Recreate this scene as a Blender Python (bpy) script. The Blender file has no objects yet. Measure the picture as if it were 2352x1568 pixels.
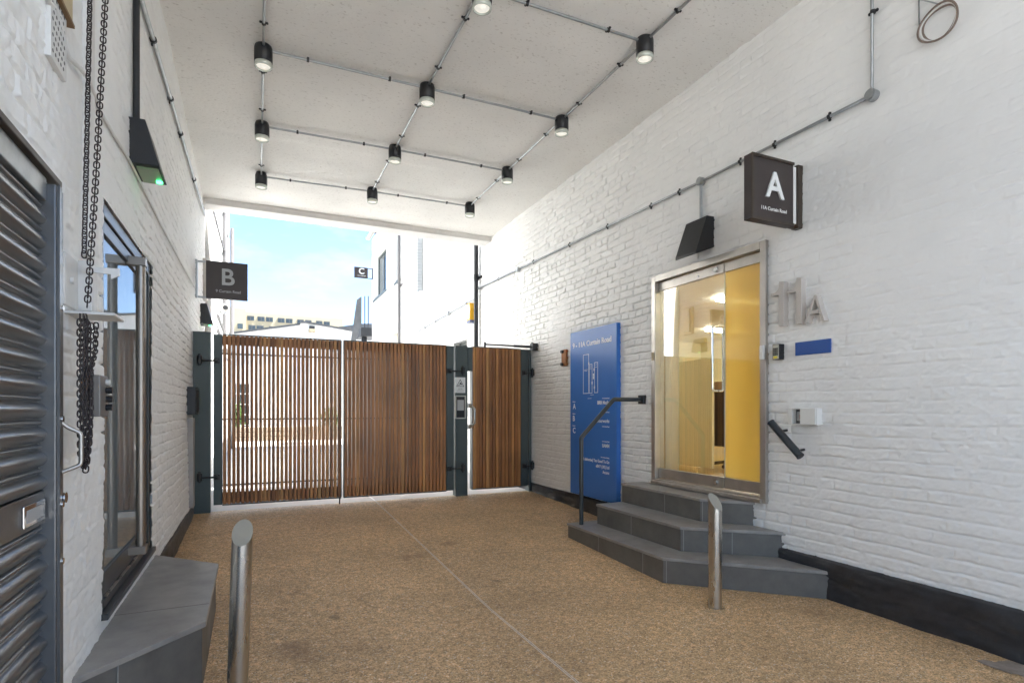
import bpy, bmesh, math, random
import numpy as np
from mathutils import Vector, Matrix

random.seed(7)
RS = np.random.RandomState(11)
SC = bpy.context.scene
COL = SC.collection

# ------------------------------------------------------------------ camera model
F, CX, HY, CZ = 1297.0, 1176.0, 940.0, 1.3
TH = math.radians(24.7)
S_, C_ = math.sin(TH), math.cos(TH)


def ray(px, py):
    u = (px - CX) / F
    return Vector((S_ + u * C_, C_ - u * S_, (HY - py) / F))


def on_x(px, py, X):
    r = ray(px, py)
    t = X / r.x
    return Vector((X, t * r.y, CZ + t * r.z))


def on_y(px, py, Y):
    r = ray(px, py)
    t = Y / r.y
    return Vector((t * r.x, Y, CZ + t * r.z))


def zc(y):                      # underside of the passage roof, falling a little to the yard
    return 4.25 - 0.019 * (y - 2.83)


def zf(y):                      # passage floor, rising a little to the gate
    return 0.0 if y < 3.4 else min(0.15, 0.15 * (y - 3.4) / 3.8)


XL, XR = -0.6, 3.6              # the two side walls
YE = 8.95                       # yard end of the passage
YS = -1.8                       # street end of the passage
GY = 7.18                       # gate line

# ------------------------------------------------------------------ materials
def nodes_of(m):
    m.use_nodes = True
    nt = m.node_tree
    return nt, nt.nodes, nt.links


def mk(name, col, rough=0.5, metal=0.0, var=None, bump=None, coat=0.0, spec=0.5, streak=None):
    """var=(scale, amount, (second colour or None)); bump=(scale, strength, distance)"""
    m = bpy.data.materials.new(name)
    nt, N, L = nodes_of(m)
    b = N['Principled BSDF']
    b.inputs['Base Color'].default_value = (*col, 1)
    b.inputs['Roughness'].default_value = rough
    b.inputs['Metallic'].default_value = metal
    b.inputs['Coat Weight'].default_value = coat
    b.inputs['Specular IOR Level'].default_value = spec
    tc = N.new('ShaderNodeTexCoord')
    vec = tc.outputs['Object']
    if streak:
        mp = N.new('ShaderNodeMapping')
        mp.inputs['Scale'].default_value = streak
        L.new(vec, mp.inputs['Vector'])
        vec = mp.outputs['Vector']
    if var:
        n = N.new('ShaderNodeTexNoise')
        n.inputs['Scale'].default_value = var[0]
        n.inputs['Detail'].default_value = 6
        n.inputs['Roughness'].default_value = 0.65
        L.new(vec, n.inputs['Vector'])
        r = N.new('ShaderNodeMapRange')
        r.inputs['From Min'].default_value = 0.32
        r.inputs['From Max'].default_value = 0.68
        L.new(n.outputs['Fac'], r.inputs['Value'])
        mx = N.new('ShaderNodeMix')
        mx.data_type = 'RGBA'
        c2 = var[2] if len(var) > 2 and var[2] else tuple(c * (1 - var[1]) for c in col)
        mx.inputs['A'].default_value = (*col, 1)
        mx.inputs['B'].default_value = (*c2, 1)
        L.new(r.outputs['Result'], mx.inputs['Factor'])
        L.new(mx.outputs['Result'], b.inputs['Base Color'])
        rr = N.new('ShaderNodeMapRange')
        rr.inputs['To Min'].default_value = max(0.03, rough - 0.08)
        rr.inputs['To Max'].default_value = min(1, rough + 0.1)
        L.new(n.outputs['Fac'], rr.inputs['Value'])
        L.new(rr.outputs['Result'], b.inputs['Roughness'])
    if bump:
        n2 = N.new('ShaderNodeTexNoise')
        n2.inputs['Scale'].default_value = bump[0]
        n2.inputs['Detail'].default_value = 5
        L.new(vec, n2.inputs['Vector'])
        bp = N.new('ShaderNodeBump')
        bp.inputs['Strength'].default_value = bump[1]
        bp.inputs['Distance'].default_value = bump[2]
        L.new(n2.outputs['Fac'], bp.inputs['Height'])
        L.new(bp.outputs['Normal'], b.inputs['Normal'])
    return m


def emit(name, col, strength):
    m = bpy.data.materials.new(name)
    nt, N, L = nodes_of(m)
    b = N['Principled BSDF']
    b.inputs['Base Color'].default_value = (*col, 1)
    b.inputs['Emission Color'].default_value = (*col, 1)
    b.inputs['Emission Strength'].default_value = strength
    return m


def front_only(N, L, fac):
    g = N.new('ShaderNodeNewGeometry')
    inv = N.new('ShaderNodeMath')
    inv.operation = 'SUBTRACT'
    inv.inputs[0].default_value = 1
    L.new(g.outputs['Backfacing'], inv.inputs[1])
    m = N.new('ShaderNodeMath')
    m.operation = 'MULTIPLY'
    L.new(inv.outputs['Value'], m.inputs[0])
    L.new(fac, m.inputs[1])
    return m.outputs['Value']


def glass(name, tint, ior=1.5, rough=0.0):
    m = bpy.data.materials.new(name)
    nt, N, L = nodes_of(m)
    out = N['Material Output']
    t = N.new('ShaderNodeBsdfTransparent')
    t.inputs['Color'].default_value = (*tint, 1)
    g = N.new('ShaderNodeBsdfGlossy')
    g.inputs['Roughness'].default_value = rough
    g.inputs['Color'].default_value = (1, 1, 1, 1)
    f = N.new('ShaderNodeFresnel')
    f.inputs['IOR'].default_value = ior
    mx = N.new('ShaderNodeMixShader')
    L.new(front_only(N, L, f.outputs['Fac']), mx.inputs['Fac'])
    L.new(t.outputs['BSDF'], mx.inputs[1])
    L.new(g.outputs['BSDF'], mx.inputs[2])
    L.new(mx.outputs['Shader'], out.inputs['Surface'])
    return m


def frosted(name, col, trans=0.5, ior=1.9):
    m = bpy.data.materials.new(name)
    nt, N, L = nodes_of(m)
    out = N['Material Output']
    d = N.new('ShaderNodeBsdfTranslucent')
    d.inputs['Color'].default_value = (*col, 1)
    t = N.new('ShaderNodeBsdfTransparent')
    t.inputs['Color'].default_value = (*col, 1)
    g = N.new('ShaderNodeBsdfGlossy')
    g.inputs['Roughness'].default_value = 0.04
    m1 = N.new('ShaderNodeMixShader')
    m1.inputs['Fac'].default_value = trans
    f = N.new('ShaderNodeFresnel')
    f.inputs['IOR'].default_value = ior
    m2 = N.new('ShaderNodeMixShader')
    L.new(d.outputs['BSDF'], m1.inputs[1])
    L.new(t.outputs['BSDF'], m1.inputs[2])
    L.new(front_only(N, L, f.outputs['Fac']), m2.inputs['Fac'])
    L.new(m1.outputs['Shader'], m2.inputs[1])
    L.new(g.outputs['BSDF'], m2.inputs[2])
    L.new(m2.outputs['Shader'], out.inputs['Surface'])
    return m


def painted_reflection(name, col, reflection_share, ior):
    """glass with pale reflected light painted in as diffuse grey"""
    m = bpy.data.materials.new(name)
    nt, N, L = nodes_of(m)
    out = N['Material Output']
    d = N.new('ShaderNodeBsdfDiffuse')
    d.inputs['Color'].default_value = (*col, 1)
    t = N.new('ShaderNodeBsdfTransparent')
    t.inputs['Color'].default_value = (.7, .75, .76, 1)
    g = N.new('ShaderNodeBsdfGlossy')
    g.inputs['Roughness'].default_value = 0.03
    m1 = N.new('ShaderNodeMixShader')
    m1.inputs['Fac'].default_value = reflection_share
    f = N.new('ShaderNodeFresnel')
    f.inputs['IOR'].default_value = ior
    m2 = N.new('ShaderNodeMixShader')
    L.new(t.outputs['BSDF'], m1.inputs[1])
    L.new(d.outputs['BSDF'], m1.inputs[2])
    L.new(front_only(N, L, f.outputs['Fac']), m2.inputs['Fac'])
    L.new(m1.outputs['Shader'], m2.inputs[1])
    L.new(g.outputs['BSDF'], m2.inputs[2])
    L.new(m2.outputs['Shader'], out.inputs['Surface'])
    return m


def floor_material():
    m = bpy.data.materials.new('resin_bound_gravel')
    nt, N, L = nodes_of(m)
    b = N['Principled BSDF']
    geo = N.new('ShaderNodeNewGeometry')
    pos = geo.outputs['Position']
    v = N.new('ShaderNodeTexVoronoi')
    v.inputs['Scale'].default_value = 165
    v.inputs['Randomness'].default_value = 1
    L.new(pos, v.inputs['Vector'])
    sep = N.new('ShaderNodeSeparateColor')
    L.new(v.outputs['Color'], sep.inputs['Color'])
    ramp = N.new('ShaderNodeValToRGB')
    e = ramp.color_ramp.elements
    e[0].position, e[0].color = 0.0, (0.26, 0.155, 0.075, 1)
    e[1].position, e[1].color = 1.0, (0.95, 0.9, 0.8, 1)
    for p, c in ((0.22, (0.50, 0.305, 0.145)), (0.5, (0.69, 0.45, 0.235)), (0.78, (0.79, 0.53, 0.275)), (0.955, (0.86, 0.63, 0.37))):
        x = e.new(p)
        x.color = (*c, 1)
    L.new(sep.outputs['Red'], ramp.inputs['Fac'])
    # worn and stained areas
    n = N.new('ShaderNodeTexNoise')
    n.inputs['Scale'].default_value = 0.9
    n.inputs['Detail'].default_value = 7
    n.inputs['Roughness'].default_value = 0.62
    L.new(pos, n.inputs['Vector'])
    mr = N.new('ShaderNodeMapRange')
    mr.inputs['From Min'].default_value = 0.38
    mr.inputs['From Max'].default_value = 0.66
    mr.inputs['To Min'].default_value = 1.0
    mr.inputs['To Max'].default_value = 0.72
    L.new(n.outputs['Fac'], mr.inputs['Value'])
    n3 = N.new('ShaderNodeTexNoise')
    n3.inputs['Scale'].default_value = 26
    n3.inputs['Detail'].default_value = 3
    L.new(pos, n3.inputs['Vector'])
    mr3 = N.new('ShaderNodeMapRange')
    mr3.inputs['From Min'].default_value = 0.3
    mr3.inputs['From Max'].default_value = 0.7
    mr3.inputs['To Min'].default_value = 0.78
    mr3.inputs['To Max'].default_value = 1.22
    L.new(n3.outputs['Fac'], mr3.inputs['Value'])
    mul = N.new('ShaderNodeMath')
    mul.operation = 'MULTIPLY'
    L.new(mr.outputs['Result'], mul.inputs[0])
    L.new(mr3.outputs['Result'], mul.inputs[1])
    # round oil spots
    v2 = N.new('ShaderNodeTexVoronoi')
    v2.inputs['Scale'].default_value = 1.6
    L.new(pos, v2.inputs['Vector'])
    nz = N.new('ShaderNodeTexNoise')
    nz.inputs['Scale'].default_value = 14
    L.new(pos, nz.inputs['Vector'])
    ad = N.new('ShaderNodeMath')
    ad.operation = 'MULTIPLY_ADD'
    ad.inputs[1].default_value = 0.09
    L.new(nz.outputs['Fac'], ad.inputs[0])
    L.new(v2.outputs['Distance'], ad.inputs[2])
    sp = N.new('ShaderNodeMapRange')
    sp.inputs['From Min'].default_value = 0.088
    sp.inputs['From Max'].default_value = 0.115
    sp.inputs['To Min'].default_value = 0.62
    sp.inputs['To Max'].default_value = 1.0
    L.new(ad.outputs['Value'], sp.inputs['Value'])
    mul2 = N.new('ShaderNodeMath')
    mul2.operation = 'MULTIPLY'
    L.new(mul.outputs['Value'], mul2.inputs[0])
    L.new(sp.outputs['Result'], mul2.inputs[1])
    vm = N.new('ShaderNodeVectorMath')
    vm.operation = 'SCALE'
    L.new(ramp.outputs['Color'], vm.inputs[0])
    L.new(mul2.outputs['Value'], vm.inputs['Scale'])
    # rusty red-brown drifts
    n4 = N.new('ShaderNodeTexNoise')
    n4.inputs['Scale'].default_value = 1.7
    n4.inputs['Detail'].default_value = 4
    mp4 = N.new('ShaderNodeMapping')
    mp4.inputs['Location'].default_value = (3.1, 7.7, 0)
    L.new(pos, mp4.inputs['Vector'])
    L.new(mp4.outputs['Vector'], n4.inputs['Vector'])
    mr4 = N.new('ShaderNodeMapRange')
    mr4.inputs['From Min'].default_value = 0.62
    mr4.inputs['From Max'].default_value = 0.74
    mr4.inputs['To Max'].default_value = 0.55
    L.new(n4.outputs['Fac'], mr4.inputs['Value'])
    mx = N.new('ShaderNodeMix')
    mx.data_type = 'RGBA'
    mx.inputs['B'].default_value = (0.15, 0.07, 0.035, 1)
    L.new(mr4.outputs['Result'], mx.inputs['Factor'])
    L.new(vm.outputs['Vector'], mx.inputs['A'])
    L.new(mx.outputs['Result'], b.inputs['Base Color'])
    b.inputs['Roughness'].default_value = 0.5
    b.inputs['Specular IOR Level'].default_value = 0.45
    bp = N.new('ShaderNodeBump')
    bp.inputs['Strength'].default_value = 0.6
    bp.inputs['Distance'].default_value = 0.004
    inv = N.new('ShaderNodeMath')
    inv.operation = 'SUBTRACT'
    inv.inputs[0].default_value = 1
    L.new(v.outputs['Distance'], inv.inputs[1])
    L.new(inv.outputs['Value'], bp.inputs['Height'])
    L.new(bp.outputs['Normal'], b.inputs['Normal'])
    return m


def brick_bump_material(name, col, col2, depth=0.012, width=0.235, row=0.075, axes='YZ', stain=0.12):
    m = bpy.data.materials.new(name)
    nt, N, L = nodes_of(m)
    b = N['Principled BSDF']
    geo = N.new('ShaderNodeNewGeometry')
    sep = N.new('ShaderNodeSeparateXYZ')
    L.new(geo.outputs['Position'], sep.inputs['Vector'])
    cmb = N.new('ShaderNodeCombineXYZ')
    L.new(sep.outputs[axes[0]], cmb.inputs['X'])
    L.new(sep.outputs[axes[1]], cmb.inputs['Y'])
    nz = N.new('ShaderNodeTexNoise')
    nz.inputs['Scale'].default_value = 6
    nz.inputs['Detail'].default_value = 4
    L.new(cmb.outputs['Vector'], nz.inputs['Vector'])
    va = N.new('ShaderNodeVectorMath')
    va.operation = 'MULTIPLY_ADD'
    va.inputs[1].default_value = (0.02, 0.02, 0)
    L.new(nz.outputs['Color'], va.inputs[0])
    L.new(cmb.outputs['Vector'], va.inputs[2])
    br = N.new('ShaderNodeTexBrick')
    br.inputs['Scale'].default_value = 1
    br.inputs['Brick Width'].default_value = width
    br.inputs['Row Height'].default_value = row
    br.inputs['Mortar Size'].default_value = 0.008
    br.inputs['Mortar Smooth'].default_value = 0.6
    br.inputs['Bias'].default_value = 0
    br.inputs['Color1'].default_value = (*col, 1)
    br.inputs['Color2'].default_value = (*col2, 1)
    br.inputs['Mortar'].default_value = (*[c * 0.86 for c in col], 1)
    L.new(va.outputs['Vector'], br.inputs['Vector'])
    n2 = N.new('ShaderNodeTexNoise')
    n2.inputs['Scale'].default_value = 1.1
    n2.inputs['Detail'].default_value = 6
    L.new(geo.outputs['Position'], n2.inputs['Vector'])
    mr = N.new('ShaderNodeMapRange')
    mr.inputs['From Min'].default_value = 0.35
    mr.inputs['From Max'].default_value = 0.7
    mr.inputs['To Min'].default_value = 1
    mr.inputs['To Max'].default_value = 1 - stain
    L.new(n2.outputs['Fac'], mr.inputs['Value'])
    vm = N.new('ShaderNodeVectorMath')
    vm.operation = 'SCALE'
    L.new(br.outputs['Color'], vm.inputs[0])
    L.new(mr.outputs['Result'], vm.inputs['Scale'])
    L.new(vm.outputs['Vector'], b.inputs['Base Color'])
    b.inputs['Roughness'].default_value = 0.6
    bp = N.new('ShaderNodeBump')
    bp.invert = True
    bp.inputs['Strength'].default_value = 0.9
    bp.inputs['Distance'].default_value = depth
    L.new(br.outputs['Fac'], bp.inputs['Height'])
    L.new(bp.outputs['Normal'], b.inputs['Normal'])
    return m


def wood_material(name, pitch):
    m = bpy.data.materials.new(name)
    nt, N, L = nodes_of(m)
    b = N['Principled BSDF']
    geo = N.new('ShaderNodeNewGeometry')
    pos = geo.outputs['Position']
    sep = N.new('ShaderNodeSeparateXYZ')
    L.new(pos, sep.inputs['Vector'])
    d = N.new('ShaderNodeMath')
    d.operation = 'DIVIDE'
    d.inputs[1].default_value = pitch
    L.new(sep.outputs['X'], d.inputs[0])
    fl = N.new('ShaderNodeMath')
    fl.operation = 'FLOOR'
    L.new(d.outputs['Value'], fl.inputs[0])
    wn = N.new('ShaderNodeTexWhiteNoise')
    wn.noise_dimensions = '1D'
    L.new(fl.outputs['Value'], wn.inputs['W'])
    ramp = N.new('ShaderNodeValToRGB')
    e = ramp.color_ramp.elements
    e[0].position, e[0].color = 0, (0.25, 0.10, 0.032, 1)
    e[1].position, e[1].color = 1, (0.58, 0.32, 0.12, 1)
    for p, c in ((0.3, (0.36, 0.145, 0.043)), (0.7, (0.46, 0.20, 0.062)), (0.9, (0.54, 0.265, 0.085))):
        x = e.new(p)
        x.color = (*c, 1)
    L.new(wn.outputs['Value'], ramp.inputs['Fac'])
    mp = N.new('ShaderNodeMapping')
    mp.inputs['Scale'].default_value = (60, 60, 2.2)
    L.new(pos, mp.inputs['Vector'])
    n = N.new('ShaderNodeTexNoise')
    n.inputs['Scale'].default_value = 1
    n.inputs['Detail'].default_value = 5
    L.new(mp.outputs['Vector'], n.inputs['Vector'])
    mr = N.new('ShaderNodeMapRange')
    mr.inputs['From Min'].default_value = 0.3
    mr.inputs['From Max'].default_value = 0.7
    mr.inputs['To Min'].default_value = 0.68
    mr.inputs['To Max'].default_value = 1.2
    L.new(n.outputs['Fac'], mr.inputs['Value'])
    n2 = N.new('ShaderNodeTexNoise')
    n2.inputs['Scale'].default_value = 2.2
    n2.inputs['Detail'].default_value = 4
    L.new(pos, n2.inputs['Vector'])
    mr2 = N.new('ShaderNodeMapRange')
    mr2.inputs['From Min'].default_value = 0.3
    mr2.inputs['From Max'].default_value = 0.7
    mr2.inputs['To Min'].default_value = 0.78
    mr2.inputs['To Max'].default_value = 1.15
    L.new(n2.outputs['Fac'], mr2.inputs['Value'])
    mu = N.new('ShaderNodeMath')
    mu.operation = 'MULTIPLY'
    L.new(mr.outputs['Result'], mu.inputs[0])
    L.new(mr2.outputs['Result'], mu.inputs[1])
    vm = N.new('ShaderNodeVectorMath')
    vm.operation = 'SCALE'
    L.new(ramp.outputs['Color'], vm.inputs[0])
    L.new(mu.outputs['Value'], vm.inputs['Scale'])
    L.new(vm.outputs['Vector'], b.inputs['Base Color'])
    b.inputs['Roughness'].default_value = 0.5
    return m


def ceiling_material():
    m = bpy.data.materials.new('pebbled_ceiling_paint')
    nt, N, L = nodes_of(m)
    b = N['Principled BSDF']
    geo = N.new('ShaderNodeNewGeometry')
    pos = geo.outputs['Position']
    n = N.new('ShaderNodeTexNoise')
    n.inputs['Scale'].default_value = 55
    n.inputs['Detail'].default_value = 3
    mp = N.new('ShaderNodeMapping')
    mp.inputs['Scale'].default_value = (0.6, 1, 1)
    L.new(pos, mp.inputs['Vector'])
    L.new(mp.outputs['Vector'], n.inputs['Vector'])
    ramp = N.new('ShaderNodeValToRGB')
    e = ramp.color_ramp.elements
    e[0].position, e[0].color = 0.27, (0.64, 0.62, 0.585, 1)
    e[1].position, e[1].color = 0.40, (0.86, 0.85, 0.82, 1)
    L.new(n.outputs['Fac'], ramp.inputs['Fac'])
    n2 = N.new('ShaderNodeTexNoise')
    n2.inputs['Scale'].default_value = 0.8
    n2.inputs['Detail'].default_value = 6
    L.new(pos, n2.inputs['Vector'])
    mr = N.new('ShaderNodeMapRange')
    mr.inputs['From Min'].default_value = 0.35
    mr.inputs['From Max'].default_value = 0.65
    mr.inputs['To Min'].default_value = 0.9
    mr.inputs['To Max'].default_value = 1.04
    L.new(n2.outputs['Fac'], mr.inputs['Value'])
    vm = N.new('ShaderNodeVectorMath')
    vm.operation = 'SCALE'
    L.new(ramp.outputs['Color'], vm.inputs[0])
    L.new(mr.outputs['Result'], vm.inputs['Scale'])
    L.new(vm.outputs['Vector'], b.inputs['Base Color'])
    b.inputs['Roughness'].default_value = 0.8
    bp = N.new('ShaderNodeBump')
    bp.inputs['Strength'].default_value = 0.5
    bp.inputs['Distance'].default_value = 0.006
    L.new(n.outputs['Fac'], bp.inputs['Height'])
    L.new(bp.outputs['Normal'], b.inputs['Normal'])
    return m


WALL = mk('white_masonry_paint', (0.87, 0.87, 0.855), 0.62, var=(1.3, 0.08), bump=(140, 0.25, 0.003))
PLINTH = mk('black_bitumen_paint', (0.026, 0.027, 0.031), 0.42, var=(9, 0.5, (0.042, 0.043, 0.048)), bump=(60, 0.4, 0.004))
CEIL = ceiling_material()
BEAM = mk('pale_beam_paint', (0.75, 0.74, 0.72), 0.6, var=(2.5, 0.14), bump=(40, 0.3, 0.004))
FLOOR = floor_material()
SLAT = 0.0467
WOOD = wood_material('teak_slats', SLAT)
STEEL = mk('dark_green_grey_steel_paint', (0.066, 0.088, 0.087), 0.42, var=(3, 0.18))
DARKMETAL = mk('dark_ironwork', (0.035, 0.036, 0.038), 0.45, 0.4)
BLACK = mk('black_powder_coat', (0.014, 0.015, 0.018), 0.4, var=(30, 0.2))
RAIL = mk('charcoal_rail_paint', (0.025, 0.033, 0.04), 0.28, coat=0.2)
CONDUIT = mk('galvanised_conduit', (0.42, 0.44, 0.45), 0.38, 0.85, var=(14, 0.2))
PAINTEDPIPE = mk('white_painted_pipe', (0.74, 0.735, 0.72), 0.5, var=(8, 0.1))
STAINLESS = mk('brushed_stainless', (0.58, 0.55, 0.50), 0.27, 1.0, var=(5, 0.18), streak=(1, 1, 0.25))
SATIN = mk('satin_metal', (0.52, 0.49, 0.45), 0.36, 0.85, var=(6, 0.2))
CHROME = mk('polished_chrome', (0.75, 0.75, 0.75), 0.1, 1.0)
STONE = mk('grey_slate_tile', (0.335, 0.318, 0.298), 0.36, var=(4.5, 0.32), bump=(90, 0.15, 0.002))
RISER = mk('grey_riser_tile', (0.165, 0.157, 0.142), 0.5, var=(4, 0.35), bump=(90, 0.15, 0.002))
GROUT = mk('pale_grout', (0.36, 0.355, 0.34), 0.8)
SHUTTER = mk('dark_glossy_shutter_steel', (0.115, 0.117, 0.120), 0.36, 0.45, var=(3, 0.15), coat=0.5, spec=0.7)
SHUTTER.node_tree.nodes['Principled BSDF'].inputs['Coat Roughness'].default_value = 0.2
SIGNBROWN = mk('dark_brown_sign_paint', (0.048, 0.036, 0.034), 0.42, var=(5, 0.2))
SIGNRUST = mk('brown_bronze_edge', (0.058, 0.042, 0.030), 0.45, var=(9, 0.4))
LETTER = mk('white_letter_face', (0.78, 0.79, 0.78), 0.4)
LETTERGREY = mk('grey_letter_face', (0.42, 0.43, 0.44), 0.4)
NUMERAL = mk('pale_grey_numeral_paint', (0.54, 0.50, 0.46), 0.45, var=(10, 0.08))
BLUE = mk('blue_sign_panel', (0.050, 0.185, 0.56), 0.3, var=(1.2, 0.12), spec=0.3)
BLUEPLATE = mk('plain_blue_panel', (0.02, 0.085, 0.33), 0.5)
SIGNINK = mk('white_sign_print', (0.86, 0.88, 0.92), 0.5)
GLASS = glass('reflective_door_glass', (0.86, 0.88, 0.85), 2.7)
DARKGLASS = painted_reflection('grey_painted_reflection_glass', (0.40, 0.45, 0.47), 0.4, 1.7)  # flat grey share stands for light reflected in and passing the pane
FROST = frosted('frosted_yellow_glass', (0.86, 0.79, 0.46), 0.06)
CHAIN = mk('oily_chain_steel', (0.055, 0.045, 0.045), 0.4, 0.7)
OFFWHITE = mk('off_white_plastic', (0.74, 0.74, 0.71), 0.4)
YELLOW = mk('yellow_plastic', (0.85, 0.47, 0.015), 0.4)
BROWNPLATE = mk('copper_brown_plate', (0.30, 0.115, 0.03), 0.4, 0.3)
TAN = mk('tan_board', (0.55, 0.45, 0.28), 0.55, var=(3, 0.1))
TANEDGE = mk('brown_board_edge', (0.20, 0.115, 0.05), 0.6)
CREAM = mk('cream_render', (0.36, 0.315, 0.215), 0.8, var=(0.2, 0.05))
WHITEREND = mk('white_render', (0.76, 0.755, 0.73), 0.75, var=(0.7, 0.06), bump=(30, 0.15, 0.004))
SLATE = mk('dark_slate', (0.08, 0.085, 0.09), 0.6, var=(6, 0.3))
DARKGREEN = mk('dark_green_window_paint', (0.06, 0.075, 0.07), 0.4)
PAVE = mk('pale_concrete_paving', (0.54, 0.53, 0.51), 0.85, var=(1.5, 0.2), bump=(25, 0.2, 0.004))
STREETPAVE = mk('grey_street_paving', (0.42, 0.42, 0.42), 0.85, var=(1.5, 0.2), bump=(25, 0.2, 0.004))
YARDPIPE = mk('weathered_grey_pipe', (0.13, 0.125, 0.125), 0.55, var=(3, .2))
CABLEBROWN = mk('brown_cable_sheath', (0.20, 0.15, 0.12), 0.5)
DOORFRAME = mk('dark_grey_aluminium', (0.055, 0.060, 0.062), 0.32, 0.3)
SLOT = mk('pale_aluminium_slot', (0.75, 0.75, 0.73), 0.5, 0.0)
ASPHALT = mk('street_asphalt', (0.10, 0.10, 0.10), 0.9, var=(2, 0.2))
GROUND = mk('distant_ground', (0.26, 0.25, 0.23), 0.9, var=(0.1, 0.15))
LEAF = mk('shrub_leaf', (0.09, 0.17, 0.025), 0.5, var=(8, 0.5, (0.05, 0.11, 0.015)))
TIMBER = mk('planter_timber', (0.33, 0.27, 0.20), 0.65, var=(5, 0.3), streak=(1, 1, 8))
ROOMWALL = mk('mustard_room_wall', (0.80, 0.76, 0.56), 0.7)
ROOMFLOOR = mk('amber_room_floor', (0.48, 0.30, 0.07), 0.4)
ROOMPANEL = mk('cream_room_panel', (0.80, 0.78, 0.69), 0.55)
DARKROOM = mk('dim_room_paint', (0.16, 0.17, 0.18), 0.7)
LENS = emit('faint_glow_lens', (1.0, 0.98, 0.9), 0.05)  # weak glow added so the lens shows white
LENSRING = mk('clear_lens_ring', (0.62, 0.66, 0.60), 0.18, 0.2)
STRIP = emit('lit_strip_lamp', (1.0, 0.96, 0.84), 6.0)
GREENLED = emit('green_indicator', (0.05, 1.0, 0.25), 1.2)
GREENLENS = mk('pale_green_diffuser', (0.22, 0.30, 0.18), 0.3)
FARGLASS = mk('far_window_glass', (0.05, 0.065, 0.07), 0.12, spec=0.5)
RUBBER = mk('black_rubber', (0.02, 0.02, 0.02), 0.7)


# ------------------------------------------------------------------ object helpers
def tag(o, label=None, cat=None, group=None, kind=None):
    if label:
        o['label'] = label
    if cat:
        o['category'] = cat
    if group:
        o['group'] = group
    if kind:
        o['kind'] = kind
    return o


def thing(name, loc, label, cat, group=None):
    o = bpy.data.objects.new(name, None)
    o.empty_display_size = 0.1
    o.location = loc
    COL.objects.link(o)
    return tag(o, label, cat, group)


def root_of(o):
    while o.parent:
        o = o.parent
    return o


def link(name, me, parent=None, origin=None):
    o = bpy.data.objects.new(name, me)
    COL.objects.link(o)
    if parent:
        o.parent = parent
        me.transform(Matrix.Translation(-Vector(root_of(parent).location)))
    else:
        n = len(me.vertices)
        co = np.empty(n * 3, dtype=np.float32)
        me.vertices.foreach_get('co', co)
        co = co.reshape(-1, 3)
        lo, hi = co.min(0), co.max(0)
        c = Vector(((lo[0] + hi[0]) / 2, (lo[1] + hi[1]) / 2, lo[2])) if origin is None else Vector(origin)
        c = Vector((float(c[0]), float(c[1]), float(c[2])))
        me.transform(Matrix.Translation(-c))
        o.location = c
    return o


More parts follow.
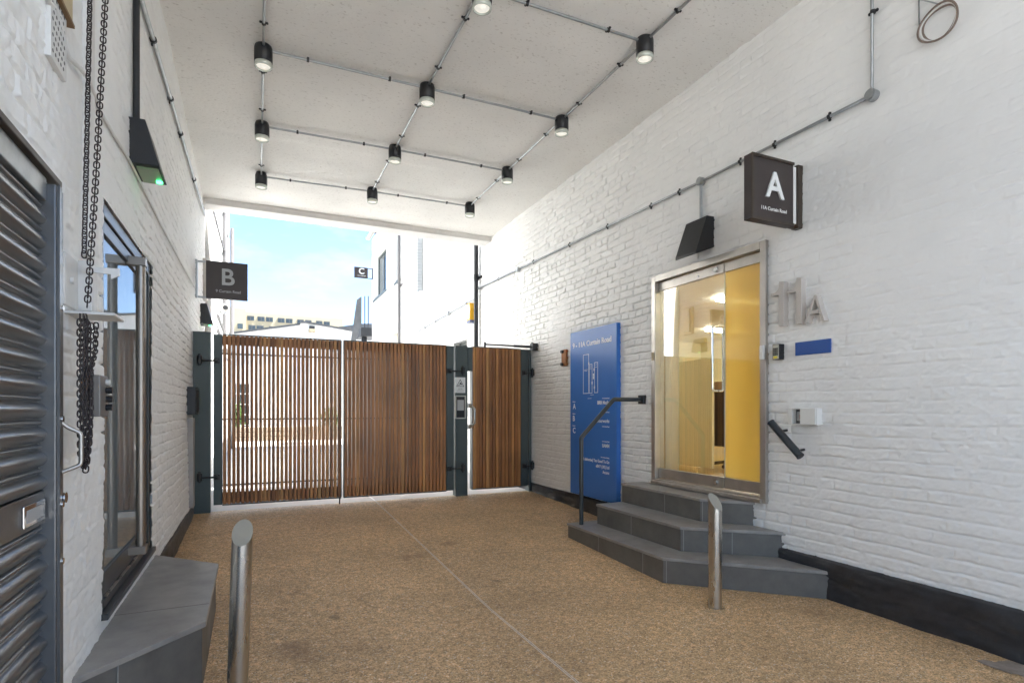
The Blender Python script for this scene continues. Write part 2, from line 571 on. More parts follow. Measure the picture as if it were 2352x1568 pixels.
class MB:
    def __init__(self):
        self.v, self.f, self.s, self.mi = [], [], [], []
        self.m = 0

    def add(self, vs, fs, smooth=False):
        b = len(self.v)
        self.v += [tuple(x) for x in vs]
        for f in fs:
            self.f.append([b + i for i in f])
            self.s.append(smooth)
            self.mi.append(self.m)
        return self

    def box(self, x0, x1, y0, y1, z0, z1, bev=0.0):
        x0, x1 = min(x0, x1), max(x0, x1)
        y0, y1 = min(y0, y1), max(y0, y1)
        z0, z1 = min(z0, z1), max(z0, z1)
        if bev <= 0:
            vs = [(x, y, z) for z in (z0, z1) for y in (y0, y1) for x in (x0, x1)]
            return self.add(vs, [(0, 2, 3, 1), (4, 5, 7, 6), (0, 1, 5, 4), (2, 6, 7, 3), (0, 4, 6, 2), (1, 3, 7, 5)])
        bm = bmesh.new()
        bmesh.ops.create_cube(bm, size=1)
        for v in bm.verts:
            v.co = Vector(((x0 + x1) / 2 + v.co.x * (x1 - x0), (y0 + y1) / 2 + v.co.y * (y1 - y0), (z0 + z1) / 2 + v.co.z * (z1 - z0)))
        bmesh.ops.bevel(bm, geom=bm.edges[:], offset=bev, segments=2, affect='EDGES', profile=0.5)
        bm.verts.index_update()
        self.add([v.co for v in bm.verts], [[v.index for v in f.verts] for f in bm.faces])
        bm.free()
        return self

    def prism(self, poly, axis, d0, d1):
        """poly in the two remaining axes (x:(y,z)  y:(x,z)  z:(x,y)), extruded d0..d1"""
        def P(a, b, d):
            return {'x': (d, a, b), 'y': (a, d, b), 'z': (a, b, d)}[axis]
        n = len(poly)
        vs = [P(a, b, d0) for a, b in poly] + [P(a, b, d1) for a, b in poly]
        fs = [tuple(range(n))[::-1], tuple(range(n, 2 * n))]
        fs += [(i, (i + 1) % n, n + (i + 1) % n, n + i) for i in range(n)]
        return self.add(vs, fs)

    def tube(self, pts, r, seg=12, closed=False, cap=True):
        pts = [Vector(p) for p in pts]
        n = len(pts)
        T = []
        for i in range(n):
            a = pts[i - 1] if (i > 0 or closed) else pts[i]
            b = pts[(i + 1) % n] if (i < n - 1 or closed) else pts[i]
            T.append((b - a).normalized())
        up = Vector((0, 0, 1)) if abs(T[0].z) < 0.9 else Vector((1, 0, 0))
        nrm = (up - T[0] * up.dot(T[0])).normalized()
        vs, fs = [], []
        for i in range(n):
            nrm = (nrm - T[i] * nrm.dot(T[i])).normalized()
            bn = T[i].cross(nrm)
            k = 1.0
            if 0 < i < n - 1 or closed:
                d0 = (pts[i] - pts[i - 1]).normalized()
                k = 1 / max(0.5, math.sqrt((1 + d0.dot(T[i]) ** 2) / 2) if False else d0.dot(T[i]))
            for j in range(seg):
                a = 2 * math.pi * j / seg
                vs.append(pts[i] + (nrm * math.cos(a) + bn * math.sin(a)) * r * (k if k < 1.6 else 1.6))
        rng = n if closed else n - 1
        for i in range(rng):
            for j in range(seg):
                fs.append((i * seg + j, i * seg + (j + 1) % seg, ((i + 1) % n) * seg + (j + 1) % seg, ((i + 1) % n) * seg + j))
        self.add(vs, fs, True)
        if cap and not closed:
            self.add(vs[:seg], [tuple(range(seg))[::-1]])
            self.add(vs[-seg:], [tuple(range(seg))])
        return self

    def cyl(self, p0, p1, r, seg=20, r1=None):
        p0, p1 = Vector(p0), Vector(p1)
        t = (p1 - p0).normalized()
        up = Vector((0, 0, 1)) if abs(t.z) < 0.9 else Vector((1, 0, 0))
        a = t.cross(up).normalized()
        b = t.cross(a)
        r1 = r if r1 is None else r1
        ring = lambda p, rr: [p + (a * math.cos(2 * math.pi * j / seg) + b * math.sin(2 * math.pi * j / seg)) * rr for j in range(seg)]
        A, B = ring(p0, r), ring(p1, r1)
        self.add(A + B, [(j, seg + j, seg + (j + 1) % seg, (j + 1) % seg) for j in range(seg)], True)
        self.add(A, [tuple(range(seg))])
        self.add(B, [tuple(range(seg))[::-1]])
        return self

    def lathe(self, prof, c, seg=32):
        vs, fs = [], []
        n = len(prof)
        for j in range(seg):
            a = 2 * math.pi * j / seg
            for r, z in prof:
                vs.append((c[0] + r * math.cos(a), c[1] + r * math.sin(a), c[2] + z))
        for j in range(seg):
            k = (j + 1) % seg
            for i in range(n - 1):
                fs.append((j * n + i, k * n + i, k * n + i + 1, j * n + i + 1))
        return self.add(vs, fs, True)

    def build(self, name, mat, parent=None, origin=None, bevel=0.0):
        me = bpy.data.meshes.new(name)
        me.from_pydata(self.v, [], self.f)
        me.polygons.foreach_set('use_smooth', self.s)
        if isinstance(mat, (list, tuple)):
            for k in mat:
                me.materials.append(k)
            me.polygons.foreach_set('material_index', self.mi)
        else:
            me.materials.append(mat)
        bm = bmesh.new()
        bm.from_mesh(me)
        bmesh.ops.recalc_face_normals(bm, faces=bm.faces)
        bm.to_mesh(me)
        bm.free()
        me.update()
        o = link(name, me, parent, origin)
        if bevel:
            md = o.modifiers.new('edge', 'BEVEL')
            md.width = bevel
            md.segments = 2
            md.limit_method = 'ANGLE'
        return o


def copy_tree(o, parent=None):
    c = o.copy()
    COL.objects.link(c)
    if parent:
        c.parent = parent
    for ch in list(o.children):
        copy_tree(ch, c)
    return c


_tmp = []


def lettering(name, text, origin, xdir, mat, parent, height=None, width=None, align='LEFT', depth=0.002, spacing=1.0, squeeze=1.0, bold=0.003):
    """flat extruded lettering; xdir is the reading direction, up is +Z; origin on the baseline"""
    cu = bpy.data.curves.new(name, 'FONT')
    cu.body = text
    cu.size = 1
    cu.extrude = 0.5
    cu.offset = bold
    cu.space_character = spacing
    t = bpy.data.objects.new('tmp_text', cu)
    COL.objects.link(t)
    bpy.context.view_layer.update()
    dg = bpy.context.evaluated_depsgraph_get()
    me = bpy.data.meshes.new_from_object(t.evaluated_get(dg))
    COL.objects.unlink(t)
    bpy.data.objects.remove(t)
    co = np.empty(len(me.vertices) * 3, dtype=np.float32)
    me.vertices.foreach_get('co', co)
    co = co.reshape(-1, 3).astype(float)
    x0, x1 = co[:, 0].min(), co[:, 0].max()
    cap = 0.73
    s = height / cap if height else width / (x1 - x0)
    sx = s * squeeze if not (width and height) else width / (x1 - x0)
    ox = {'LEFT': x0, 'RIGHT': x1, 'CENTER': (x0 + x1) / 2}[align]
    X = Vector(xdir).normalized()
    Zv = Vector((0, 0, 1))
    Nn = X.cross(Zv)             # towards the reader
    M = np.array([list(X), list(Zv), list(Nn)])
    loc = np.stack([(co[:, 0] - ox) * sx, co[:, 1] * s, (co[:, 2] + 0.5) * depth], 1)
    w = loc @ M + np.array(list(Vector(origin)))
    me.vertices.foreach_set('co', w.astype(np.float32).ravel())
    me.materials.clear()
    me.materials.append(mat)
    me.update()
    return link(name, me, parent)


# ------------------------------------------------------------------ noise on grids
def vnoise(x, y, seed):
    tab = np.random.RandomState(seed).rand(256, 256)
    xi, yi = np.floor(x).astype(int), np.floor(y).astype(int)
    fx, fy = x - xi, y - yi
    fx, fy = fx * fx * (3 - 2 * fx), fy * fy * (3 - 2 * fy)
    g = lambda a, b: tab[a % 256, b % 256]
    return (g(xi, yi) * (1 - fx) + g(xi + 1, yi) * fx) * (1 - fy) + (g(xi, yi + 1) * (1 - fx) + g(xi + 1, yi + 1) * fx) * fy


def fbm(x, y, seed, oct=3):
    t, a, n = 0, 1.0, 0
    for k in range(oct):
        t = t + a * vnoise(x * 2 ** k, y * 2 ** k, seed + k)
        n += a
        a *= 0.5
    return t / n


def brick_relief(Y, Z, seed, vert=1.0, depth=0.018):
    """depth in metres below the wall face, positive into the wall"""
    wy = (fbm(Y * 7, Z * 7, seed, 2) - .5) * 0.022
    wz = (fbm(Y * 5 + 31, Z * 5, seed + 5, 2) - .5) * 0.020
    y, z = Y + wy, Z + wz
    row = np.floor(z / 0.075).astype(int)
    fz = z / 0.075 - row
    head = (row % 4 == 2)
    per = np.where(head, 0.1175, 0.235)
    off = np.where(row % 2 == 0, 0.0, 0.1175) + np.where(head, 0.03, 0) + (np.random.RandomState(seed + 9).rand(512)[row % 512] - .5) * 0.05
    u = (y + off) / per
    cx = np.floor(u).astype(int)
    fu = u - cx
    dz = np.minimum(fz, 1 - fz) * 0.075
    dy = np.minimum(fu, 1 - fu) * per
    wj = 0.0062 + 0.0055 * vnoise(Y * 9, Z * 9, seed + 3)
    gz = np.clip(1 - dz / wj, 0, 1)
    gy = np.clip(1 - dy / wj, 0, 1)
    gz, gy = np.clip(gz * 1.7, 0, 1), np.clip(gy * 1.7, 0, 1)
    g = np.maximum(gz, gy * vert)
    g = g * g * (3 - 2 * g)
    fill = np.clip((fbm(Y * 1.1 + 7, Z * 1.3, seed + 21, 3) - 0.30) * 3.4, 0.30, 1)       # where paint has not filled the joint
    fill2 = np.clip((vnoise(Y * 13, Z * 13, seed + 22) - 0.12) * 2.4, 0.15, 1)
    rnd = np.random.RandomState(seed + 40).rand(512, 512)[row % 512, cx % 512]
    tilt = np.random.RandomState(seed + 41).rand(512, 512)[row % 512, cx % 512] - .5
    face = (rnd - .5) * 0.0035 + tilt * (fz - .5) * 0.004
    lump = (fbm(Y * 30, Z * 36, seed + 50, 4) - .5) * 0.0075 + (vnoise(Y * 75, Z * 85, seed + 55) - .5) * 0.0022
    chip = np.clip(vnoise(Y * 46, Z * 52, seed + 60) - 0.80, 0, 1) * 0.02 * np.clip(fbm(Y * 1.7, Z * 1.7, seed + 61, 2) * 2.4 - .8, 0, 1)
    big = (fbm(Y * 0.9, Z * 0.9, seed + 70, 2) - .5) * 0.02
    d = g * depth * fill * fill2 + face * (1 - g) + lump + chip + big
    return d


def grid_wall(X, sgn, ys, zs, depth, holes):
    """grid facing sgn*x; returns verts, quads. depth array goes into the wall"""
    Yg, Zg = np.meshgrid(ys, zs, indexing='ij')
    V = np.stack([X - sgn * depth, Yg, Zg], -1).reshape(-1, 3)
    ny, nz = len(ys), len(zs)
    i, j = np.meshgrid(np.arange(ny - 1), np.arange(nz - 1), indexing='ij')
    yc, zz = (ys[:-1] + ys[1:])[i] / 2, (zs[:-1] + zs[1:])[j] / 2
    keep = np.ones(i.shape, bool)
    for (a, b, c, d) in holes:
        keep &= ~((yc > a) & (yc < b) & (zz > c) & (zz < d))
    i, j = i[keep], j[keep]
    q = np.stack([i * nz + j, (i + 1) * nz + j, (i + 1) * nz + j + 1, i * nz + j + 1], -1)
    if sgn > 0:
        pass
    else:
        q = q[:, ::-1]
    return V, q


def np_mesh(name, V, Q, mat, smooth=True):
    me = bpy.data.meshes.new(name)
    me.vertices.add(len(V))
    me.vertices.foreach_set('co', V.astype(np.float32).ravel())
    me.loops.add(len(Q) * 4)
    me.loops.foreach_set('vertex_index', Q.astype(np.int32).ravel())
    me.polygons.add(len(Q))
    me.polygons.foreach_set('loop_start', np.arange(0, len(Q) * 4, 4, dtype=np.int32))
    me.polygons.foreach_set('loop_total', np.full(len(Q), 4, dtype=np.int32))
    me.polygons.foreach_set('use_smooth', np.full(len(Q), smooth))
    me.materials.append(mat)
    me.update(calc_edges=True)
    me.validate()
    return me


def box_np(x0, x1, y0, y1, z0, z1):
    v = np.array([(x, y, z) for z in (z0, z1) for y in (y0, y1) for x in (x0, x1)], float)
    q = np.array([(0, 2, 3, 1), (4, 5, 7, 6), (0, 1, 5, 4), (2, 6, 7, 3), (0, 4, 6, 2), (1, 3, 7, 5)])
    return v, q


def join_np(parts):
    V, Q, n = [], [], 0
    for v, q in parts:
        V.append(v)
        Q.append(q + n)
        n += len(v)
    return np.concatenate(V), np.concatenate(Q)


def holed_boxes(mb, x0, x1, Y0, Y1, Z0, Z1, holes):
    ys = sorted({Y0, Y1, *[h[0] for h in holes], *[h[1] for h in holes]})
    zs = sorted({Z0, Z1, *[h[2] for h in holes], *[h[3] for h in holes]})
    for a, b in zip(ys, ys[1:]):
        run = None
        for c, d in zip(zs, zs[1:]):
            inside = any(h[0] <= (a + b) / 2 <= h[1] and h[2] <= (c + d) / 2 <= h[3] for h in holes)
            if not inside:
                run = (run[0], d) if run else (c, d)
            if inside and run:
                mb.box(x0, x1, a, b, run[0], run[1])
                run = None
        if run:
            mb.box(x0, x1, a, b, run[0], run[1])


# ================================================================== THE SETTING
# passage floor, one gently sloping sheet
ys = [0.9, 1.4, 2.0, 3.0, 3.4, 4.0, 5.0, 6.0, 7.0, 7.2]
fm = MB()
for a, b in zip(ys, ys[1:]):
    fm.add([(XL - .1, a, zf(a)), (XR + .1, a, zf(a)), (XR + .1, b, zf(b)), (XL - .1, b, zf(b))], [(0, 1, 2, 3)])
tag(fm.build('passage_floor', FLOOR), kind='structure')
ym = MB()
ym.add([(XL - .1, 7.2, .15), (XR + .1, 7.2, .15), (XR + .1, 26, .15), (XL - .1, 26, .15)], [(0, 1, 2, 3)])
tag(ym.build('yard_paving', PAVE), kind='structure')
gm = MB()
gm.add([(-900, -900, -.12), (900, -900, -.12), (900, 900, -.12), (-900, 900, -.12)], [(0, 1, 2, 3)])
tag(gm.build('ground', GROUND), kind='structure')
pm = MB()
pm.box(-30, 30, -3.2, YS - .2, -.1, 0.0)
pm.box(XL - .1, XR + .1, YS - .2, .9, -.1, 0.0)  # unseen grey floor inside the passage, added to bounce neutral light
tag(pm.build('pavement', STREETPAVE), kind='structure')
rm = MB()
rm.add([(-60, -11, -.1), (60, -11, -.1), (60, -3.2, -.1), (-60, -3.2, -.1)], [(0, 1, 2, 3)])
tag(rm.build('road', ASPHALT), kind='structure')

# centre joint in the floor: two thin metal edges with a slot
jm = MB()
for a, b in zip(ys[1:], ys[2:]):
    for x in (1.398, 1.409):
        jm.add([(x, a, zf(a) + .004), (x + .004, a, zf(a) + .004), (x + .004, b, zf(b) + .004), (x, b, zf(b) + .004)], [(0, 1, 2, 3)])
jm.add([(1.395, 7.2, .154), (1.416, 7.2, .154), (1.416, 10, .154), (1.395, 10, .154)], [(0, 1, 2, 3)])
tag(jm.build('drain_slot', SLOT), 'thin metal drain slot running up the middle of the gravel floor to the gate', 'drain')
cm = MB()
cm.add([(-.3, 6.62, zf(6.62) + .004), (.75, 6.72, zf(6.72) + .004), (.75, 6.728, zf(6.728) + .004), (-.3, 6.628, zf(6.628) + .004)], [(0, 1, 2, 3)])
tag(cm.build('floor_strip', GROUT), 'faint pale joint line across the floor before the left gate leaf', 'joint strip')

pt_ = MB()
ring = []
for k in range(26):
    a = 2 * math.pi * k / 26
    rr = 1 + .28 * math.sin(3 * a + 1) + random.uniform(-.12, .12)
    ring.append((3.46 + .085 * rr * math.cos(a), 1.50 + .15 * rr * math.sin(a), .004))
pt_.add(ring, [tuple(range(26))])
tag(pt_.build('concrete_patch', mk('worn_mortar', (.40, .33, .27), .9, var=(14, .5))), 'worn pale concrete patch in the gravel floor beside the right plinth', 'floor patch')

# ------------------------------------------------------------------ right wall
DY0, DY1, DZ0, DZ1 = 3.116, 4.478, 0.578, 2.60           # glass entrance opening
ysR = np.concatenate([np.linspace(YS, 1.35, 14)[:-1], np.arange(1.35, 4.6, 0.0070), np.arange(4.6, YE, 0.0095), [YE]])
zsR = np.concatenate([np.arange(-.02, 4.40, 0.0064)])
Yg, Zg = np.meshgrid(ysR, zsR, indexing='ij')
near = np.clip((Yg - 2.4) / 1.2, 0, 1)
dep = brick_relief(Yg, Zg, 100, vert=.35 + .65 * near, depth=.011 + .008 * near)
smooth_top = np.clip((2.9 - Yg) * 1.2, 0, 1) * np.clip((Zg - 1.6) * .9, 0, 1) * 0.55
dep = dep * (1 - smooth_top)
V, Q = grid_wall(XR, -1, ysR, zsR, dep, [(DY0 + .03, DY1 - .03, DZ0 + .03, DZ1 - .03)])
parts = [(V, Q)]
for y0, y1, z0, z1 in ((YS, DY0 + .02, -.1, 4.4), (DY1 - .02, YE, -.1, 4.4), (DY0 + .02, DY1 - .02, DZ1 - .02, 4.4), (DY0 + .02, DY1 - .02, -.1, DZ0 + .02)):
    parts.append(box_np(XR + .03, XR + .30, y0, y1, z0, z1))
V, Q = join_np(parts)
wallR = link('brick_wall', np_mesh('brick_wall', V, Q, WALL))
tag(wallR, 'white painted brick wall on the right holding the glass entrance door', 'wall')
ysP = np.concatenate([np.arange(0.9, 4.4, 0.016), np.arange(4.4, YE - .02, 0.03)])
zsP = np.arange(-.02, 0.275, 0.0118)
Yg, Zg = np.meshgrid(ysP, zsP, indexing='ij')
dp = (fbm(Yg * 4, Zg * 14, 300, 3) - .5) * 0.03 + (fbm(Yg * 22, Zg * 30, 310, 3) - .5) * 0.008
dp += np.clip(1 - np.abs(Zg - 0.13 - 0.03 * np.sin(Yg * 5) - .05 * (vnoise(Yg * 3, Yg * 0, 311) - .5)) / 0.012, 0, 1) * 0.010 * (vnoise(Yg * 6, Zg * 2, 312) > .35)
dp[:, -1] = 0.05
V, Q = grid_wall(XR - .022, -1, ysP, zsP, dp, [])
link('plinth', np_mesh('plinth', V, Q, PLINTH), wallR)

# ------------------------------------------------------------------ left wall
SY1, SZ1 = 2.262, 2.02                                     # shutter opening
LY0, LY1, LZ0, LZ1 = 3.02, 4.36, 0.40, 2.235               # left glass door opening
ysL = np.concatenate([np.linspace(YS, 1.5, 12)[:-1], np.arange(1.5, 5.0, 0.0085), np.arange(5.0, YE, 0.0125), [YE]])
zsL = np.arange(-.02, 4.40, 0.0066)
Yg, Zg = np.meshgrid(ysL, zsL, indexing='ij')
dep = brick_relief(Yg, Zg, 500, depth=.017)
rc = np.clip((3.05 - Yg) * 8, 0, 1)
rough = (fbm(Yg * 40, Zg * 34, 520, 3) - .5) * 0.020 + (fbm(Yg * 3, Zg * 3, 530, 2) - .5) * 0.02
dep = dep * (1 - .45 * rc) + rough * rc * .55
V, Q = grid_wall(XL, 1, ysL, zsL, dep, [(YS - 1, SY1 + .0, -1, SZ1), (LY0 + .005, LY1 - .01, LZ0 - .01, LZ1)])
parts = [(V, Q)]
for y0, y1, z0, z1 in ((YS, SY1 + .03, SZ1 + .03, 4.4), (SY1 + .03, LY0 - .01, -.1, 4.4), (LY0 - .01, LY1 + .01, LZ1 + .01, 4.4),
                       (LY0 - .01, LY1 + .01, -.1, LZ0 - .02), (LY1 + .01, YE, -.1, 4.4)):
    parts.append(box_np(XL - .30, XL - .03, y0, y1, z0, z1))
V, Q = join_np(parts)
wallL = link('brick_wall', np_mesh('brick_wall', V, Q, WALL))
tag(wallL, 'white roughly painted brick wall on the left with shutter and tall glass door', 'wall')
ysP = np.arange(SY1, YE - .02, 0.022)
zsP = np.arange(-.02, 0.275, 0.0147)
Yg, Zg = np.meshgrid(ysP, zsP, indexing='ij')
dp = (fbm(Yg * 4, Zg * 14, 340, 3) - .5) * 0.02 + (fbm(Yg * 22, Zg * 30, 350, 3) - .5) * 0.006
dp[:, -1] = 0.05
V, Q = grid_wall(XL + .018, 1, ysP, zsP, dp, [])
link('plinth', np_mesh('plinth', V, Q, PLINTH), wallL)

# ------------------------------------------------------------------ passage ceiling
cr = thing('passage_ceiling', (1.5, 4.2, zc(4.2)), 'pebbly off white concrete ceiling of the covered passage above the lamps', 'ceiling')
ysC = np.concatenate([np.linspace(YS, 2.0, 10)[:-1], np.linspace(2.0, 8.66, 140)])
xsC = np.linspace(XL - .02, XR + .02, 90)
Xg, Yg = np.meshgrid(xsC, ysC, indexing='ij')
und = (fbm(Xg * 1.2, Yg * 1.2, 800, 3) - .5) * 0.018
step = np.zeros_like(und)
for k, yk in enumerate((3.35, 5.0, 6.55)):                  # board joints across the soffit
    line = yk + 0.02 * np.sin(Xg * 3 + k)
    step += np.where(Yg > line, 0.010, 0.0) - 0.0033
Zg = 4.25 - 0.019 * (Yg - 2.83) + und + step
V = np.stack([Xg, Yg, Zg], -1).reshape(-1, 3)
nx, ny = len(xsC), len(ysC)
i, j = np.meshgrid(np.arange(nx - 1), np.arange(ny - 1), indexing='ij')
Q = np.stack([i * ny + j, i * ny + j + 1, (i + 1) * ny + j + 1, (i + 1) * ny + j], -1).reshape(-1, 4)
link('soffit', np_mesh('soffit', V, Q, CEIL), cr)
MB().box(XL - .32, XR + .32, YS, YE, 4.40, 4.75).build('roof_slab', WHITEREND, cr)
bmm = MB()
bmm.box(XL + .0, XR, 8.655, YE, zc(8.65) - .062, 4.395)
bmm.box(XL + .0, XR, 8.640, 8.654, zc(8.65) - .028, zc(8.65) + .02)
bmm.build('beam', BEAM, cr, bevel=0.006)

# ================================================================== YARD BUILDINGS
YBRICK = brick_bump_material('yard_white_brick', (0.80, 0.80, 0.775), (0.77, 0.77, 0.745))
# left building along the yard
lb = thing('yard_building', (XL - 2, 14, 0), 'white brick building along the left of the yard beyond the gate', 'building')
MB().box(XL - 4, XL - .02, YE, 18.5, -.1, 7.6).build('wall', YBRICK, lb)
MB().box(XL - 4.1, XL + .06, YE + .1, 18.6, 7.6, 7.75).build('coping', SLATE, lb)
for (a, b) in (((487.6, 476), (521.5, 603)), ((512, 470), (523.5, 545))):
    A, B = on_x(a[0], a[1], XL + .02), on_x(b[0], b[1], XL + .02)
    MB().tube([A, B], .022, 8).build('wall_pipe', YARDPIPE, lb)
MB().tube([(XL + .03, 9.05, .15), (XL + .03, 9.05, 7.0)], .045, 12).build('wall_pipe', PAINTEDPIPE, lb)
MB().tube([(XL + .03, 11.5, 3.0), (XL + .03, 18.3, 3.0)], .03, 8).build('wall_pipe', YARDPIPE, lb)
MB().tube([(XL + .03, 11.5, 2.72), (XL + .03, 18.3, 2.72)], .03, 8).build('wall_pipe', YARDPIPE, lb)
MB().tube([(XL + .04, 14.2, 3.0), (XL + .04, 14.2, 7.3)], .05, 10).build('wall_pipe', YARDPIPE, lb)
gp = MB()
gp.tube([(XL + .06, 18.45, .15), (XL + .06, 18.45, 6.6)], .05, 12)
gp.build('drain_pipe', YARDPIPE, lb)
cc = thing('security_camera', on_x(511, 708, XL), 'small grey bullet camera on the left yard wall under the B sign', 'camera')
q = on_x(512, 709, XL + .03)
MB().box(XL - .02, XL + .08, q.y - .09, q.y + .09, q.z - .1, q.z + .1, .01).build('mount', CONDUIT, cc)
MB().cyl((XL + .09, q.y + .1, q.z + .02), (XL + .09, q.y - .3, q.z - .02), .065, 20).build('camera_body', SATIN, cc)
MB().cyl((XL + .09, q.y - .285, q.z - .018), (XL + .09, q.y - .31, q.z - .022), .05, 20).build('lens', BLACK, cc)

# right building, brick part
rb = thing('yard_building', (XR + 2, 12, 0), 'white painted brick building on the right of the yard with black corner drainpipe', 'building')
w3 = (on_x(970, 0, XR).y, on_x(956.5, 0, XR).y, on_x(957, 676, XR).z, 6.6)
w4 = (on_x(1071, 0, XR).y, on_x(1040, 0, XR).y, 1.3, on_x(1042, 788, XR).z)
wm = MB()
holed_boxes(wm, XR + .015, XR + .5, YE, 14.85, -.1, 7.3, [w3, w4])
wm.build('wall', YBRICK, rb)


def window(parent, h, mull, trans=None, depth=.14):
    f = MB()
    x0, x1 = XR + depth, XR + depth + .05
    t = .055
    f.box(x0, x1, h[0], h[0] + t, h[2], h[3])
    f.box(x0, x1, h[1] - t, h[1], h[2], h[3])
    f.box(x0, x1, h[0] + t, h[1] - t, h[2], h[2] + t)
    f.box(x0, x1, h[0] + t, h[1] - t, h[3] - t, h[3])
    for k in mull:
        y = h[0] + (h[1] - h[0]) * k
        f.box(x0 + .005, x1 - .005, y - .02, y + .02, h[2] + t, h[3] - t)
    if trans:
        f.box(x0 + .008, x1 - .008, h[0] + t, h[1] - t, trans - .03, trans + .03)
    w = f.build('window', DARKGREEN, parent)
    MB().box(XR + depth + .02, XR + depth + .03, h[0] + t, h[1] - t, h[2] + t, h[3] - t).build('pane', FARGLASS, w)
    MB().box(XR - .04, XR + depth + .06, h[0] - .03, h[1] + .03, h[2] - .06, h[2] - .002).build('sill', DARKGREEN if parent is not rb else PAINTEDPIPE, w)
    return w


window(rb, w3, (.5,), on_x(957, 571, XR + .1).z)
window(rb, w4, (.5,))
dpm = MB()
dpm.tube([(XR - .05, 9.22, .1), (XR - .05, 9.22, 6.9)], .038, 14)
for z in (2.0, 3.6, 5.2):
    dpm.cyl((XR - .05, 9.22, z - .05), (XR - .05, 9.22, z + .05), .047, 14)
    dpm.box(XR - .01, XR + .02, 9.10, 9.34, z - .02, z + .02)
dpm.build('drain_pipe', BLACK, rb)

# right building, rendered part
r2 = thing('yard_building', (XR + 2, 17, 0), 'white rendered two storey building with dark framed windows at the end of the yard', 'building')
yb0, yb1 = 14.87, 18.9
w1 = (on_x(888, 0, XR).y, on_x(859, 0, XR).y, on_x(859, 690, XR).z, on_x(859, 592, XR).z)
w2 = (on_x(919.5, 0, XR).y, on_x(907.5, 0, XR).y, on_x(908, 650, XR).z, on_x(908, 541, XR).z)
d1 = (15.1, on_x(901, 0, XR).y, .15, on_x(901, 768, XR).z)
wm = MB()
holed_boxes(wm, XR + .0, XR + .5, yb0, yb1, -.1, on_x(856, 548, XR).z, [w1, w2, d1])
wm.box(XR + .5, XR + 6, yb0, yb1, -.1, 7)
wm.build('wall', WHITEREND, r2)
window(r2, w1, (.55,))
window(r2, w2, (.5,))
MB().box(XR + .3, XR + .34, d1[0], d1[1], .15, d1[3]).build('door', TAN, r2)
zt = on_x(856, 548, XR).z
gm2 = MB()
gm2.tube([(XR - .1, yb0 - 2, zt + .12), (XR - .1, yb1 + .15, zt + .08)], .085, 12)
gm2.build('gutter', SATIN, r2)
MB().box(XR - .05, XR + 6, yb0 - .01, yb1 + .02, zt + .2, zt + .3).build('roof', SLATE, r2)
dpm = MB()
dpm.tube([(XR - .05, yb0 + .05, .1), (XR - .05, yb0 + .05, zt + .1)], .036, 12)
for z in (2.2, 4.6):
    dpm.cyl((XR - .05, yb0 + .05, z - .05), (XR - .05, yb0 + .05, z + .05), .044, 12)
    dpm.box(XR - .02, XR + .005, yb0 - .15, yb0 + .15, z - .02, z + .02)
dpm.build('drain_pipe', YARDPIPE, r2)

# gable building closing the yard
gb = thing('gable_building', (1.7, 24, 0), 'low white gabled building closing the yard behind the gate', 'building')
GBY = 24.0
outline = [(526, 768), (600, 758), (688.5, 746.5), (690, 742), (702, 742), (760, 752), (806, 760.5)]
pts = [on_y(a, b, GBY) for a, b in outline]
poly = [(-7, .1)] + [(-7, pts[0].z - .3)] + [(p.x, p.z) for p in pts] + [(9, pts[-1].z - .6), (9, .1)]
gw = (on_y(529, 0, GBY).x, on_y(574, 0, GBY).x, on_y(550, 1000, GBY).z, on_y(550, 880, GBY).z)
MB().prism(poly, 'y', GBY, GBY + .4).build('wall', WHITEREND, gb)
cop = MB()
pl = poly[1:-1]
for a, b in zip(pl, pl[1:]):
    n_ = Vector((-(b[1] - a[1]), b[0] - a[0])).normalized() * .07
    cop.prism([(a[0], a[1] + .002), (b[0], b[1] + .002), (b[0] + n_.x, b[1] + n_.y), (a[0] + n_.x, a[1] + n_.y)], 'y', GBY - .08, GBY + .5)
cop.build('coping', SLATE, gb)
wf = MB()
wf.box(gw[0], gw[1], GBY - .03, GBY + .01, gw[2], gw[3])
wobj = wf.build('window', FARGLASS, gb)
wf = MB()
for k in range(6):
    z = gw[2] + (gw[3] - gw[2]) * k / 5
    wf.box(gw[0], gw[1], GBY - .06, GBY - .031, z - .025, z + .025)
for k in range(4):
    x = gw[0] + (gw[1] - gw[0]) * k / 3
    wf.box(x - .025, x + .025, GBY - .055, GBY - .032, gw[2], gw[3])
wf.build('glazing_bars', PAINTEDPIPE, wobj)
fl = MB()
p0 = on_y(710, 749, GBY)
p1 = on_y(722, 764, GBY)
fl.box(p0.x, p1.x, GBY - .16, GBY - .001, (p0.z + p1.z) / 2, p0.z, .01)
fl.build('vent', DARKMETAL, gb)
MB().box(p0.x - .02, p1.x + .02, GBY - .2, GBY - .001, p1.z, (p0.z + p1.z) / 2 - .004, .01).build('vent_box', CREAM, gb)
MB().tube([((p0.x + p1.x) / 2, GBY - .06, p1.z), ((p0.x + p1.x) / 2, GBY - .06, .2)], .05, 10).build('drain_pipe', PAINTEDPIPE, gb)
rf = thing('slate_roof_building', (5, 34, 0), 'grey slate roof showing behind the right end of the gable', 'building')
p = on_y(765, 752, 34)
p2 = on_y(830, 743, 34)
MB().prism([(p.x, p.z), (p2.x, p2.z), (p2.x + 6, p2.z + .4), (p2.x + 6, p.z)], 'y', 34, 38).build('roof', SLATE, rf)
MB().box(p.x + .2, p2.x + 5.5, 34.2, 37.8, 0, p.z - .01).build('wall', WHITEREND, rf)

# cream block far behind
d0, d1_ = 170.0, 184.0


